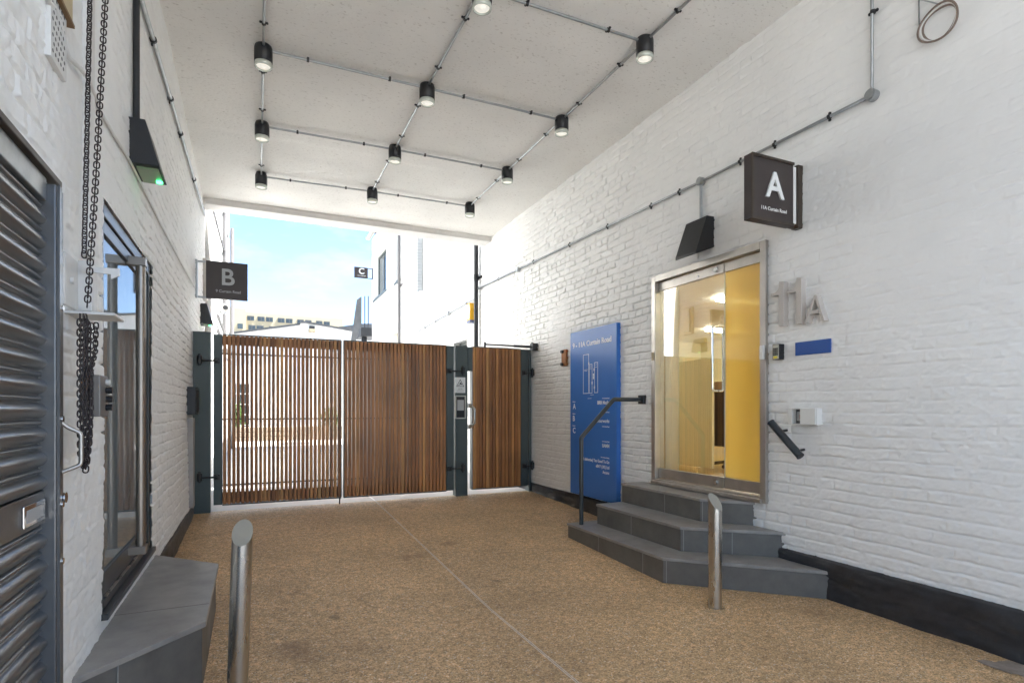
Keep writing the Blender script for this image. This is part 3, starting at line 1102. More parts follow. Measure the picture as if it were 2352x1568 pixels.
def far(px, py, t=None):
    # point on the slanting facade line, found in plan
    A = Vector(((S_ + (565 - CX) / F * C_) * d0, (C_ - (565 - CX) / F * S_) * d0))
    B = Vector(((S_ + (788 - CX) / F * C_) * d1_, (C_ - (788 - CX) / F * S_) * d1_))
    r = ray(px, py)
    D = B - A
    den = r.x * D.y - r.y * D.x
    tt = (A.x * D.y - A.y * D.x) / den
    return Vector((r.x * tt, r.y * tt, CZ + r.z * tt))


Af, Bf = far(565, 714.8), far(788.5, 734)
ux = Vector((Bf.x - Af.x, Bf.y - Af.y, 0)).normalized()
nn = Vector((-ux.y, ux.x, 0))
fb = thing('apartment_block', (Af.x, Af.y, 0), 'long cream flat roofed block with rows of windows far behind the gable', 'building')


def facade_box(mb, a, b, z0, z1, n0, n1):
    P = [a + nn * n0, b + nn * n0, b + nn * n1, a + nn * n1]
    vs = [(p.x, p.y, z0) for p in P] + [(p.x, p.y, z1) for p in P]
    mb.add(vs, [(3, 2, 1, 0), (4, 5, 6, 7), (0, 1, 5, 4), (1, 2, 6, 5), (2, 3, 7, 6), (3, 0, 4, 7)])


m1 = MB()
facade_box(m1, Af, Bf, 0, Af.z, 0, 14)
La = far(500, 709)
facade_box(m1, La, Af, 0, far(565, 710).z, -1.2, 14)
Ra = far(764, 731)
facade_box(m1, Ra, Bf, Af.z - .01, far(770, 729.5).z, 0.3, 13)
m1.build('wall', CREAM, fb)
for row, (ya, yb_, k0) in enumerate(((268, 352, 0), (428, 535, 0))):
    spans = [(560, 682), (742, 862), (890, 1008), (1094, 1210), (1236, 1350), (1434, 1544), (1571, 1681), (1762, 1868), (1896, 1999)] if row == 0 else \
            [(580, 704), (722, 844), (942, 1058), (1076, 1190)]
    for (xa, xb) in spans:
        pa = far((860 + xa / 4.355) / 1.7415, 0)
        pb = far((860 + xb / 4.355) / 1.7415, 0)
        zt_ = far(565, (1200 + ya / 4.355) / 1.7415).z
        zb_ = far(565, (1200 + yb_ / 4.355) / 1.7415).z
        g = MB()
        facade_box(g, pa, pb, zb_, zt_, -.12, -.02)
        wo = g.build('window', FARGLASS, fb)
        g = MB()
        mid = (pa + pb) / 2
        facade_box(g, pa, pb, zt_ - .28, zt_, -.22, -.121)
        facade_box(g, pa, pb, zb_, zb_ + .12, -.22, -.121)
        facade_box(g, mid - ux * .08, mid + ux * .08, zb_ + .12, zt_ - .28, -.22, -.121)
        g.build('window_frame', SLATE, wo)
g = MB()
pa, pb = far((860 + 388 / 4.355) / 1.7415, 0), far((860 + 480 / 4.355) / 1.7415, 0)
zt_, zb_ = far(550, (1200 + 418 / 4.355) / 1.7415).z, far(550, (1200 + 506 / 4.355) / 1.7415).z
facade_box(g, pa, pb, zb_, zt_, -1.35, -1.21)
g.build('window', FARGLASS, fb)

# external steel stair by the rendered building
st = thing('external_stair', (3.3, 20, 0), 'dark steel outside stair and landing beside the rendered building', 'stair')
SY = 19.6
pan = [on_y(a, b, SY) for a, b in ((830.5, 680), (820.6, 687.5), (806, 790), (806, 850), (816, 850), (816.5, 784), (830.5, 746))]
MB().prism([(p.x, p.z) for p in pan], 'y', SY, SY + .12).build('stair_panel', SLATE, st)
a, b = on_y(831, 750, SY), on_y(852, 771, SY)
MB().box(a.x, b.x + .4, SY + .14, SY + 1.3, b.z, a.z).build('landing', DARKMETAL, st)
for px in (838, 846):
    t_ = on_y(px, 680, SY + .2)
    MB().cyl((t_.x, SY + .2, a.z), (t_.x, SY + .2, t_.z), .018, 8).build('railing_post', DARKMETAL, st)
t_ = on_y(836, 780, SY + .5)
MB().box(t_.x - .08, t_.x + .08, SY + .4, SY + .55, .15, b.z - .002).build('post', DARKMETAL, st)


def shrub(x, y, z, r, h, n, label):
    rnd = random.Random(int(x * 100 + y * 7))
    mb = MB()
    for k in range(n):
        a, e = rnd.uniform(0, 6.283), rnd.uniform(0, 1)
        rr = r * math.sqrt(rnd.random()) * (1 - .4 * e * e)
        c = Vector((x + rr * math.cos(a), y + rr * math.sin(a), z + h * e))
        s = rnd.uniform(.05, .11)
        t = Vector((rnd.uniform(-1, 1), rnd.uniform(-1, 1), rnd.uniform(-.4, 1))).normalized()
        b_ = t.cross(Vector((rnd.uniform(-1, 1), rnd.uniform(-1, 1), 1))).normalized()
        mb.add([c, c + t * s + b_ * s * .4, c + t * s * 2, c + t * s - b_ * s * .4], [(0, 1, 2, 3)])
    root = thing('shrub', (x, y, z), label, 'shrub', 'shrubs in the yard')
    mb.build('foliage', LEAF, root)
    sm = MB()
    for k in range(5):
        a = k * 1.3
        sm.tube([(x, y, z - .02), (x + r * .4 * math.cos(a), y + r * .4 * math.sin(a), z + h * .6)], .012, 6)
    sm.build('stem', TIMBER, root)


plx = on_y(548, 980, 22.8)
pl_t = thing('planter', (plx.x, 22.8, .15), 'pale timber planter under the gridded window seen through the gate slats', 'planter')
pb_ = MB()
for k in range(3):
    pb_.box(plx.x - .7, plx.x + 3.6, 22.4, 23.2, .16 + k * .17, .315 + k * .17, .006)
pb_.build('planter_box', TIMBER, pl_t)
shrub(plx.x - .2, 22.8, .66, .4, .8, 420, 'leafy green shrub at the left end of the timber planter')
shrub(plx.x + 3.2, 22.8, .66, .38, .6, 380, 'leafy green shrub at the right end of the timber planter')

# ================================================================== GATE
gx = lambda px: on_y(px, 900, GY).x
GZ0, GZ1 = 0.235, 2.138


def hinge(parent, xp, xl, z, name='hinge'):
    """adjustable bolt hinge: knuckle and plates on the post at xp, eye on the leaf at xl"""
    m = MB()
    y = GY - .095
    m.box(xp - .035, xp + .035, y + .045, y + .06, z - .06, z + .06)
    m.cyl((xp, y, z - .035), (xp, y, z + .05), .027, 14)
    m.cyl((xp, y, z - .055), (xp, y, z + .07), .013, 10)
    m.cyl((xp, y, z), (xl, y, z), .011, 10)
    m.cyl((xl - .012, y, z), (xl + .012, y, z), .026, 6)
    m.box(xl - .03, xl + .03, y + .015, y + .05, z - .03, z + .03)
    m.cyl((xl, y + .05, z), (xl, y - .012, z), .014, 10)
    return m.build(name, DARKMETAL, parent)


def slats(x0, x1, seed, w=0.0275):
    r = random.Random(seed)
    m = MB()
    n = max(1, round((x1 - x0) / SLAT))
    p = (x1 - x0) / n
    for k in range(n):
        c = x0 + (k + .5) * p + r.uniform(-1, 1) * .0012
        e = r.uniform(-.003, .003)
        a = r.uniform(-.02, .02)
        y0, y1 = GY - .045 + r.uniform(-.002, .002), GY + .04
        dx = math.tan(a) * .04
        z0, z1 = GZ0 + r.uniform(-.003, .004), GZ1 + e
        vs = [(c - w / 2 - dx, y0, z0), (c + w / 2 - dx, y0, z0), (c + w / 2 + dx, y1, z0), (c - w / 2 + dx, y1, z0),
              (c - w / 2 - dx, y0, z1), (c + w / 2 - dx, y0, z1), (c + w / 2 + dx, y1, z1), (c - w / 2 + dx, y1, z1)]
        m.add(vs, [(3, 2, 1, 0), (4, 5, 6, 7), (0, 1, 5, 4), (1, 2, 6, 5), (2, 3, 7, 6), (3, 0, 4, 7)])
    return m


def leaf(name, label, x0, x1, stile, seed, group, width):
    """x0..x1 timber run; stile = (a, b) steel stile"""
    t = thing(name, ((x0 + x1) / 2, GY, GZ0), label, 'gate', group)
    slats(x0, x1, seed, width).build('slat_panel', WOOD, t, bevel=0)
    m = MB()
    m.box(stile[0], stile[1], GY - .05, GY + .05, GZ0 - .005, GZ1 + .004, .004)
    m.build('stile', STEEL, t)
    for za_, zb_ in ((GZ1 - .105, GZ1 - .004), (GZ0 + .002, GZ0 + .125)):
        MB().box(x0, x1, GY + .005, GY + .038, za_, zb_).build('backing_board', WOOD, t)
    for z in (1.93, 1.19, .445):
        MB().box(x0, x1, GY - .012, GY + .002, z - .009, z + .009).build('flat_bar', STEEL, t)
    f = MB()
    f.box(x0, x1, GY - .046, GY + .05, GZ0 - .016, GZ0 - .004)
    f.box(x0, x1, GY - .046, GY + .05, GZ1 + .0045, GZ1 + .012)
    e = x1 if abs(stile[0] - x0) < .2 and stile[1] <= x0 + .01 else x0
    f.box(e - .003, e + .003, GY - .048, GY + .05, GZ0, GZ1)
    f.build('edge_frame', STEEL, t)
    return t


GG = 'slatted timber gate leaves'
leafA = leaf('slatted_gate', 'left gate leaf of spaced brown slats with daylight showing between them', gx(511), gx(783), (gx(491), gx(511)), 3, GG, .0322)
leafB = leaf('slatted_gate', 'middle gate leaf of closely set brown slats between left leaf and intercom post', gx(789), gx(1023), (gx(1023), gx(1040)), 4, GG, .0343)
leafC = leaf('pedestrian_gate', 'narrow brown slatted pedestrian gate with silver pull handle beside right wall', gx(1082.5), gx(1193), (gx(1193.3), gx(1209)), 9, GG, .0405)
MB().box(gx(1071.8), gx(1082), GY - .05, GY + .03, on_y(1075, 852, GY).z, GZ1, .003).build('lock_plate', STEEL, leafC)
dr = MB()
dr.cyl((gx(779), GY - .05, GZ0), (gx(779), GY - .05, .15), .008, 8)
dr.build('drop_bolt', DARKMETAL, leafA)
for (px0, px1, py, t) in ((460, 499, 829, leafA), (460, 499, 1094, leafA), (1058, 1028, 853, leafB), (1058, 1028, 1074, leafB), (1216, 1200, 857, leafC), (1216, 1200, 1068, leafC)):
    hinge(t, gx(px0), gx(px1), on_y((px0 + px1) / 2, py, GY).z)
hm = MB()
h0, h1 = on_y(1081, 931, GY - .1), on_y(1081, 980, GY - .1)
yy = GY - .045
pts = [(h0.x, yy, h0.z), (h0.x + .01, yy - .05, h0.z), (h0.x + .05, yy - .075, h0.z - .05), (h0.x + .05, yy - .075, h1.z + .05), (h0.x + .01, yy - .05, h1.z), (h0.x, yy, h1.z)]
hm.tube(pts, .014, 10)
for h in (h0, h1):
    hm.box(h.x - .03, h.x + .03, yy - .014, yy - .003, h.z - .03, h.z + .03, .002)
hm.build('handle', STAINLESS, leafC)

PG = 'steel gate posts'
for (a, b, top, lab) in ((XL + .005, gx(484), 2.155, 'wide dark steel gate post against the left wall'),
                         (gx(1044), gx(1071), 2.140, 'dark steel gate post carrying warning sign and intercom'),
                         (gx(1211.5), XR - .025, 2.135, 'dark steel gate post against the right wall')):
    t = thing('gate_post', ((a + b) / 2, GY, .14), lab, 'gate post', PG)
    MB().box(a, b, GY - .055, GY + .075, .13, top, .005).build('post', STEEL, t)
    MB().box(a - .004, b + .004, GY - .059, GY + .079, top + .001, top + .008, .002).build('cap', STEEL, t)

# warning sign and intercom on the middle post
yp = GY - .056
a, b = on_y(1045, 866, yp), on_y(1068.5, 902, yp)
ws = thing('warning_sign', ((a.x + b.x) / 2, yp, b.z), 'small white camera warning sign above the intercom on the gate post', 'sign')
MB().box(a.x, b.x, yp - .004, yp - .0005, b.z, a.z).build('plate', LETTER, ws)
cxs, W = (a.x + b.x) / 2, b.x - a.x
zt0, hh = a.z, a.z - b.z
tri = MB()
T = [(cxs, zt0 - .12 * hh), (cxs - .38 * W, zt0 - .6 * hh), (cxs + .38 * W, zt0 - .6 * hh)]
cen = Vector(((T[0][0] + T[1][0] + T[2][0]) / 3, (T[0][1] + T[1][1] + T[2][1]) / 3))
for i in range(3):
    p, q = Vector(T[i]), Vector(T[(i + 1) % 3])
    tri.prism([tuple(p), tuple(q), tuple(q + (cen - q) * .2), tuple(p + (cen - p) * .2)], 'y', yp - .0055, yp - .0042)
tri.prism([(cxs - .1 * W, zt0 - .40 * hh), (cxs + .02 * W, zt0 - .32 * hh), (cxs + .17 * W, zt0 - .43 * hh), (cxs + .12 * W, zt0 - .50 * hh)], 'y', yp - .0055, yp - .0042)
tri.prism([(cxs - .2 * W, zt0 - .54 * hh), (cxs - .2 * W, zt0 - .50 * hh), (cxs - .02 * W, zt0 - .45 * hh), (cxs, zt0 - .48 * hh)], 'y', yp - .0055, yp - .0042)
tri.build('camera_symbol', BLACK, ws)
lettering('lettering', 'CCTV', (cxs, yp - .0042, zt0 - .79 * hh), (1, 0, 0), SIGNBROWN, ws, height=.085 * hh, align='CENTER', depth=.001)
ln = MB()
for k in (.84, .90):
    ln.box(cxs - .34 * W, cxs + .34 * W, yp - .0052, yp - .0042, zt0 - (k + .02) * hh, zt0 - k * hh)
ln.build('small_print', LETTERGREY, ws)

a, b = on_y(1044.5, 908, yp), on_y(1069, 961, yp)
ic = thing('intercom', ((a.x + b.x) / 2, yp, b.z), 'silver framed intercom panel with grey screen on the middle gate post', 'intercom')
fr = MB()
t = .014
fr.box(a.x, a.x + t, yp - .025, yp - .001, b.z, a.z)
fr.box(b.x - t, b.x, yp - .025, yp - .001, b.z, a.z)
fr.box(a.x + t, b.x - t, yp - .025, yp - .001, a.z - t, a.z)
fr.box(a.x + t, b.x - t, yp - .025, yp - .001, b.z, b.z + t)
fr.build('frame', mk('pale_intercom_frame', (.55, .55, .50), .4), ic, bevel=.002)
MB().box(a.x + t, b.x - t, yp - .012, yp - .0012, b.z + t, a.z - t).build('panel', BLACK, ic)
H = a.z - b.z
MB().box(a.x + .032, b.x - .028, yp - .017, yp - .0125, b.z + .36 * H, a.z - .19 * H).build('screen', LETTERGREY, ic)
MB().box(a.x + .034, b.x - .030, yp - .016, yp - .0125, b.z + .10 * H, b.z + .30 * H).build('keypad', RUBBER, ic)

# gate closer arm from the wall to the pedestrian gate
ga = thing('gate_closer', on_x(1232, 806, XR), 'thin black gate closer arm over the pedestrian gate fixed to the right wall', 'gate closer')
p0 = Vector((gx(1112), GY - .03, GZ1 + .05))
p1 = Vector((XR - .06, GY - .16, GZ1 + .03))
MB().tube([p0, p0 + (p1 - p0) * .62], .011, 10).tube([p0 + (p1 - p0) * .6, p1], .017, 10).build('arm', DARKMETAL, ga)
am = MB()
am.box(XR - .075, XR + .01, p1.y - .05, p1.y + .05, p1.z - .05, p1.z + .05, .004)
am.cyl(p1 + Vector((0, 0, -.05)), p1 + Vector((0, 0, .06)), .018, 10)
am.build('wall_bracket', DARKMETAL, ga)
MB().cyl(p0 + Vector((0, 0, -.05)), p0 + Vector((0, 0, .03)), .014, 10).build('pivot', DARKMETAL, ga)

# ================================================================== CEILING LAMPS AND CONDUITS
lamp_px = [[None, (1107, 22), (1481, 138)],
           [(605, 155), (981, 239), (1290, 309)],
           [(602, 322), (907, 373), (1165, 420)],
           [(600, 432), (855, 465), (1079, 497)]]
LD = .165


def on_ceiling(px, py, drop):
    r = ray(px, py)
    # zc(y) - drop = CZ + t r.z ,  y = t r.y
    t = (4.25 + .019 * 2.83 - drop - CZ) / (r.z + .019 * r.y)
    return Vector((t * r.x, t * r.y, CZ + t * r.z))


lamps = [[on_ceiling(*p, LD) if p else None for p in row] for row in lamp_px]
lamps[0][0] = Vector((lamps[1][0].x * 2 - lamps[2][0].x, lamps[0][1].y, zc(lamps[0][1].y) - LD))
proto = None
LG = 'black cylinder downlights on the passage ceiling'
rown = ['fourth row from the gate', 'third row from the gate', 'second row from the gate', 'row nearest the gate']
coln = ['left', 'middle', 'right']
for r_ in range(4):
    for c_ in range(3):
        p = lamps[r_][c_]
        if r_ == 0 and c_ == 0:
            continue
        lab = f'black cylinder downlight with clear lens, {coln[c_]} one of the {rown[r_]}'
        if proto is None:
            z0 = zc(p.y)
            proto = thing('downlight', (p.x, p.y, z0 - LD), lab, 'downlight', LG)
            b = MB()
            b.lathe([(.001, LD + .02), (.057, LD + .02), (.068, LD - .015), (.069, LD - .03), (.069, .035), (.064, .033), (.001, .033)], (p.x, p.y, z0 - LD), 36)
            b.build('body', BLACK, proto)
            b = MB()
            b.lathe([(.053, .032), (.0675, .032), (.0685, .016), (.066, .0), (.057, -.002), (.055, .006), (.053, .032)], (p.x, p.y, z0 - LD), 36)
            b.build('lens_ring', LENSRING, proto)
            b = MB()
            b.lathe([(.053, .010), (.038, .015), (.024, .014), (.022, .006), (.010, .003), (.0005, .003)], (p.x, p.y, z0 - LD), 32)
            b.build('lens', LENS, proto)
        else:
            o = copy_tree(proto)
            o.location = (p.x, p.y, zc(p.y) - LD)
            o['label'] = lab


def conduit(pts, label, r=.0105, clips=(), out=Vector((0, 0, -1)), mat=None, cat='conduit', name='conduit', group=None, clipmat=None):
    t = thing(name, pts[0], label, cat, group)
    MB().tube(pts, r, 10).build('tube', mat or CONDUIT, t)
    for k in clips:
        k = Vector(k[0]), Vector(k[1])
        pos, d = k
        d = d.normalized()
        s = d.cross(out).normalized()
        m = MB()
        m.cyl(pos - d * .010, pos + d * .010, r * 1.55, 12)
        c = pos - out * (r * .7)
        for sg in (-1, 1):
            m.cyl(c + s * sg * r * 2.2 - out * .002, c + s * sg * r * 2.2 + out * .008, .009, 8)
        q = []
        for (a_, b_) in ((-1, -1), (1, -1), (1, 1), (-1, 1)):
            q.append(c + s * a_ * r * 2.8 + d * b_ * .009)
        m.add(q + [v + out * .005 for v in q], [(3, 2, 1, 0), (4, 5, 6, 7), (0, 1, 5, 4), (1, 2, 6, 5), (2, 3, 7, 6), (3, 0, 4, 7)])
        m.build('clip', clipmat or DARKMETAL, t)
    return t


CG = 'steel conduits on the passage ceiling'
clen = ['left', 'middle', 'right']
for c_ in range(3):
    A, B = lamps[3][c_], lamps[0][c_]
    dirv = (lamps[1][c_] - lamps[3][c_])
    dirv = Vector((dirv.x, dirv.y, 0)).normalized()
    pts = [Vector((lamps[3 - k][c_].x, lamps[3 - k][c_].y, zc(lamps[3 - k][c_].y) - .022)) for k in range(4)]
    e = pts[-1] + dirv * 1.5
    pts.append(Vector((e.x, e.y, zc(e.y) - .022)))
    clips = []
    for a, b in zip(pts, pts[1:]):
        n = 2 if (b - a).length < 2 else 3
        for k in range(n):
            clips.append((a + (b - a) * ((k + .5) / n), b - a))
    conduit(pts, f'{clen[c_]} ceiling conduit running from street to gate through the {clen[c_]} downlights', clips=clips, group=CG)
for r_ in range(4):
    row = [lamps[r_][c_] for c_ in range(3)]
    pts = [Vector((p.x, p.y, zc(p.y) - .024)) for p in row]
    clips = []
    for a, b in zip(pts, pts[1:]):
        for k in range(2):
            clips.append((a + (b - a) * ((k + .5) / 2), b - a))
    nm = ['fourth cross conduit from the gate, joining the two nearest downlights', 'third cross conduit from the gate joining a row of three downlights',
          'second cross conduit from the gate joining a row of three downlights', 'cross conduit nearest the gate joining the last row of downlights'][r_]
    conduit(pts, nm, clips=clips, group=CG)

# ================================================================== RIGHT WALL FITTINGS
o_r = Vector((-1, 0, 0))
P = lambda px, py, off=.02: on_x(px, py, XR - off)
A, B, Cc = P(1096, 664), P(1610, 417), P(2003, 219)
top = Vector((Cc.x, Cc.y, 4.22))
cl = [(P(*q), B - A) for q in ((1145, 640), (1225, 601), (1308, 562), (1395, 520), (1495, 473), (1560, 441))] + \
     [(P(*q), Cc - B) for q in ((1700, 371), (1779, 332), (1905, 268))] + [(P(2005, 28), Vector((0, 0, 1)))]
ct = conduit([Vector((A.x, 9.15, A.z)), A, B, Cc, top], 'long steel conduit sloping along the right wall past the A sign up to ceiling', clips=cl, out=o_r)
for q in (A + (B - A) * .31, B, Cc):
    m = MB()
    m.cyl((XR + .005, q.y, q.z), (XR - .045, q.y, q.z), .036, 20)
    m.cyl((XR - .0455, q.y, q.z), (XR - .05, q.y, q.z), .029, 20)
    m.build('junction_box', CONDUIT, ct)
wl = P(1614, 497)
m = MB()
m.tube([B, Vector((B.x, B.y, 2.9))], .0125, 10).build('drop_tube', CONDUIT, ct)

# yard stretch of conduit on the brick building
A2, B2 = on_x(1094, 683, XR - .02), on_x(955, 763, XR - .02)
ct2 = conduit([A2, B2, Vector((B2.x, B2.y, 1.0))], 'conduit sloping down the sunlit yard brick wall under the yellow alarm box', out=o_r,
              clips=[(A2 + (B2 - A2) * k, B2 - A2) for k in (.12, .6, .8)], r=.014)
q = A2 + (B2 - A2) * .38
MB().cyl((XR + .02, q.y, q.z), (XR - .05, q.y, q.z), .045, 16).build('junction_box', CONDUIT, ct2)

# yellow alarm box
a0 = on_x(1070, 720, XR)
al = thing('alarm_box', (XR, 9.75, 2.8), 'yellow six sided alarm box with white front on yard wall by drainpipe', 'alarm box')
yc_, zc_ = 9.50, on_x(1082, 716, XR - .05).z
hexa = [(-.125, .03), (-.085, .15), (.085, .15), (.125, .03), (.095, -.15), (-.095, -.15)]
hx = [(yc_ + u_, zc_ + v_) for u_, v_ in hexa]
MB().prism(hx, 'x', XR + .02, XR - .095).build('body', YELLOW, al)
MB().prism([(yc_ + u_ * .84, zc_ + v_ * .86) for u_, v_ in hexa], 'x', XR - .0955, XR - .105).build('front_cover', OFFWHITE, al)
MB().prism([(yc_ - .095, zc_ - .151), (yc_ + .095, zc_ - .151), (yc_ + .085, zc_ - .195), (yc_ - .085, zc_ - .195)], 'x', XR + .02, XR - .09).build('lamp_base', mk('blue_lamp', (.05, .07, .16), .3), al)

# wedge shaped wall lamps
def wedge(name, wall_x, sgn, y0, y1, prof, label, extra=None, group='black wedge wall lamps'):
    t = thing(name, (wall_x, (y0 + y1) / 2, min(p[1] for p in prof)), label, 'wall lamp', group)
    MB().prism([(wall_x + sgn * d, z) for d, z in prof], 'y', y0, y1).build('housing', BLACK, t, bevel=.004)
    return t


w_r = wedge('wall_lamp', XR + .02, -1, 3.68, 3.94, [(0, 2.955), (.095, 2.955), (.215, 2.64), (.215, 2.615), (0, 2.70)], 'black wedge wall lamp above the glass entrance on the right wall')
MB().prism([(XR - .02, 2.694), (XR - .185, 2.624), (XR - .185, 2.619), (XR - .02, 2.689)], 'y', 3.71, 3.91).build('diffuser', mk('dim_lamp_glass', (.2, .2, .18), .3), w_r)
w_l = wedge('wall_lamp', XL - .02, 1, 3.59, 3.88, [(0, 2.862), (.095, 2.862), (.163, 2.62), (0, 2.62)], 'black wedge wall lamp with green light high on the left wall near the chains')
MB().box(XL + .03, XL + .13, 3.63, 3.85, 2.609, 2.6195).build('diffuser', GREENLENS, w_l)
MB().cyl((XL + .115, 3.80, 2.609), (XL + .115, 3.80, 2.600), .016, 12).build('indicator', GREENLED, w_l)
w_b = wedge('wall_lamp', XL - .02, 1, 8.2, 8.48, [(0, 2.655), (.09, 2.655), (.16, 2.40), (0, 2.40)], 'black wedge wall lamp with small green light under the B sign')
MB().box(XL + .03, XL + .13, 8.24, 8.44, 2.390, 2.3995).build('diffuser', GREENLENS, w_b)
MB().cyl((XL + .1, 8.3, 2.390), (XL + .1, 8.3, 2.383), .014, 12).build('indicator', GREENLED, w_b)


# hanging signs
def hanging_sign(name, x0, x1, xw, y, z0, z1, th, label, letter, sub, lmat, bracket_side, scale=1.0):
    t = thing(name, ((x0 + x1) / 2, y, z0), label, 'sign', 'square hanging signs')
    MB().box(x0, x1, y, y + th, z0, z1, .004).build('panel', SIGNBROWN, t)
    W_ = x1 - x0
    br = MB()
    lo, hi = (x1, xw) if bracket_side > 0 else (xw, x0)
    br.box(lo + .001, hi - .001, y + th * .55, y + th * .9, z1 - .022, z1 - .002)
    br.box(lo + .001, hi - .001, y + th * .55, y + th * .9, z0 + .002, z0 + .022)
    xa, xb = (xw - .10 * scale, xw + .01) if bracket_side > 0 else (xw - .01, xw + .02)
    br.box(xa, xb, y + .002, y + th - .002, z0 - .002, z1 + .002, .004)
    br.build('bracket', SIGNRUST if bracket_side > 0 else CONDUIT, t)
    lettering('letter', letter, (x0 + W_ * .53, y - .001, z0 + (z1 - z0) * .38), (1, 0, 0), lmat, t, height=W_ * .45, align='CENTER', depth=.012, bold=.014)
    lettering('lettering', sub, (x0 + W_ * .53, y - .001, z0 + (z1 - z0) * .175), (1, 0, 0), lmat, t, width=W_ * .60, align='CENTER', depth=.002, bold=.012)
    return t


sA = hanging_sign('hanging_sign', 3.095, 3.505, XR, 2.82, 2.605, 3.054, .065, 'dark brown square sign with white letter A over the entrance', 'A', '11A Curtain Road', LETTER, 1, scale=.42)
rim = MB()
for (a, b, c, d) in ((3.095, 3.505, 2.605, 2.621), (3.095, 3.505, 3.038, 3.054), (3.095, 3.111, 2.621, 3.038)):
    rim.box(a, b, 2.809, 2.8195, c, d)
rim.build('rim', SIGNRUST, sA)
MB().box(3.512, 3.540, 2.825, 2.855, 2.628, 3.032).build('lit_gap_strip', PAINTEDPIPE, sA)  # added strip paints the lit wall showing through the sign's gap
hanging_sign('hanging_sign', -.492, -.05, XL, 7.5, 2.606, 3.047, .06, 'dark square sign with grey letter B above the left gate post', 'B', '9 Curtain Road', LETTERGREY, -1)
c0, c1 = on_y(814, 612, 18.7), on_y(845, 641, 18.7)
hanging_sign('hanging_sign', c0.x, c1.x, XR + .0, 18.7, c1.z + .02, c0.z, .06, 'small dark square sign with white letter C far off in the yard', 'C', '11A Curtain Road', LETTER, 1, scale=.3)

# bulkhead and pipes behind the B sign
bk = on_x(466, 640, XL)
bl = thing('bulkhead_light', (XL, 8.75, 2.6), 'grey oval bulkhead fitting on the left wall hidden half behind the B sign', 'light fitting')
MB().box(XL - .02, XL + .05, 8.55, 8.80, 2.78, 3.32, .02).build('backplate', SATIN, bl)
MB().box(XL + .051, XL + .09, 8.58, 8.77, 2.82, 3.28, .018).build('cover', OFFWHITE, bl)

# blue directory board
bY0, bY1 = 5.03, 6.0
bZ0, bZ1 = .285, 2.232
BX = XR - .052
bd = thing('directory_board', (XR, (bY0 + bY1) / 2, bZ0), 'tall blue directory board with white plan and names on the right wall', 'sign')
MB().box(BX, XR + .005, bY0, bY1, bZ0, bZ1, .003).build('panel', BLUE, bd)
bw, bh = bY1 - bY0, bZ1 - bZ0
inked = BX - .0005


def bt(txt, u, v, h=None, align='LEFT', w=None, sq=1.0):
    """u from the left edge (0..1), v from the top (0..1); reading direction is -Y"""
    return lettering('lettering', txt, (inked, bY1 - u * bw, bZ1 - v * bh), (0, -1, 0), SIGNINK, bd, height=h, width=w, align=align, depth=.0012, squeeze=sq, bold=.022 if h and h > .03 else .012)


bt('9 - 11A Curtain Road', .06, .098, h=.062, w=.84 * bw)
pl_ = MB()


def bar(u0, v0, u1, v1, t=.0035):
    ya, yb2 = bY1 - u0 * bw, bY1 - u1 * bw
    za, zb2 = bZ1 - v0 * bh, bZ1 - v1 * bh
    pl_.box(inked - .0012, inked, min(ya, yb2) - t, max(ya, yb2) + t, min(za, zb2) - t, max(za, zb2) + t)


def rect(u0, v0, u1, v1):
    e_ = .0037 / bh * 2
    bar(u0, v0, u1, v0)
    bar(u0, v1, u1, v1)
    bar(u0, v0 + e_, u0, v1 - e_)
    bar(u1, v0 + e_, u1, v1 - e_)


rect(.31, .150, .43, .382)
rect(.445, .212, .505, .382)
rect(.555, .205, .625, .380)
for (u_, v_) in ((.432, .205), (.55, .245), (.535, .275), (.535, .292), (.505, .322), (.555, .350)):
    bar(u_ - .008, v_ - .006, u_ + .008, v_ + .006)
for (u_, v_, w_) in ((.335, .240, .07), (.335, .248, .06), (.452, .225, .04), (.452, .237, .05), (.565, .218, .04), (.565, .232, .045), (.47, .392, .07), (.41, .413, .08)):
    bar(u_, v_, u_ + w_, v_, .0022)
pl_.build('site_plan', SIGNINK, bd)
for k, (ch, v) in enumerate((('A', .475), ('B', .550), ('C', .624))):
    bt(ch, .065, v, h=.066)
    bt('Entrance', .06, v - .042, h=.013)
for txt, v, h in (('11A Curtain Road', .418, .014), ('BRR Media', .449, .042), ('9 Curtain Road', .497, .014), ('Flavourworks', .553, .040), ('11A Curtain Road', .579, .014),
                  ('11A Curtain Road', .664, .014), ('BAMM', .694, .040), ('The Curtained Building', .755, .013),
                  ('(All deliveries) Too Good To Go', .784, .034), ('eBAY (UK) Ltd', .814, .034), ('Accurx', .844, .034)):
    bt(txt, .86, v, h=h, align='RIGHT', sq=.92 if h > .03 else 1)

# small copper plaque beside the directory
pk = on_x(1299, 822, XR)
pt = thing('copper_plate', (XR, pk.y, pk.z - .09), 'small brown copper plate with two dark studs left of blue board', 'plate')
MB().box(XR - .03, XR + .01, pk.y - .055, pk.y + .055, pk.z - .105, pk.z + .105, .004).build('plate', BROWNPLATE, pt)
for s in (-.08, .08):
    MB().cyl((XR - .029, pk.y + .02, pk.z + s), (XR - .055, pk.y + .02, pk.z + s), .02, 12).build('stud', BLACK, pt)

# house numerals 11A
def numeral(name, poly_px, x_front, label, hole=None):
    pts = [on_x(px, py, x_front) for px, py in poly_px]
    me = MB().prism([(p.y, p.z) for p in pts], 'x', x_front, XR + .005)
    return me


nf = XR - .052
nt_ = thing('house_number', on_x(1835, 745, XR), 'raised pale grey house number 11A on the wall right of the entrance', 'house number')
sc_ = lambda x, y: ((3000 + x / 3.484) / 1.7415, (1050 + y / 3.484) / 1.7415)


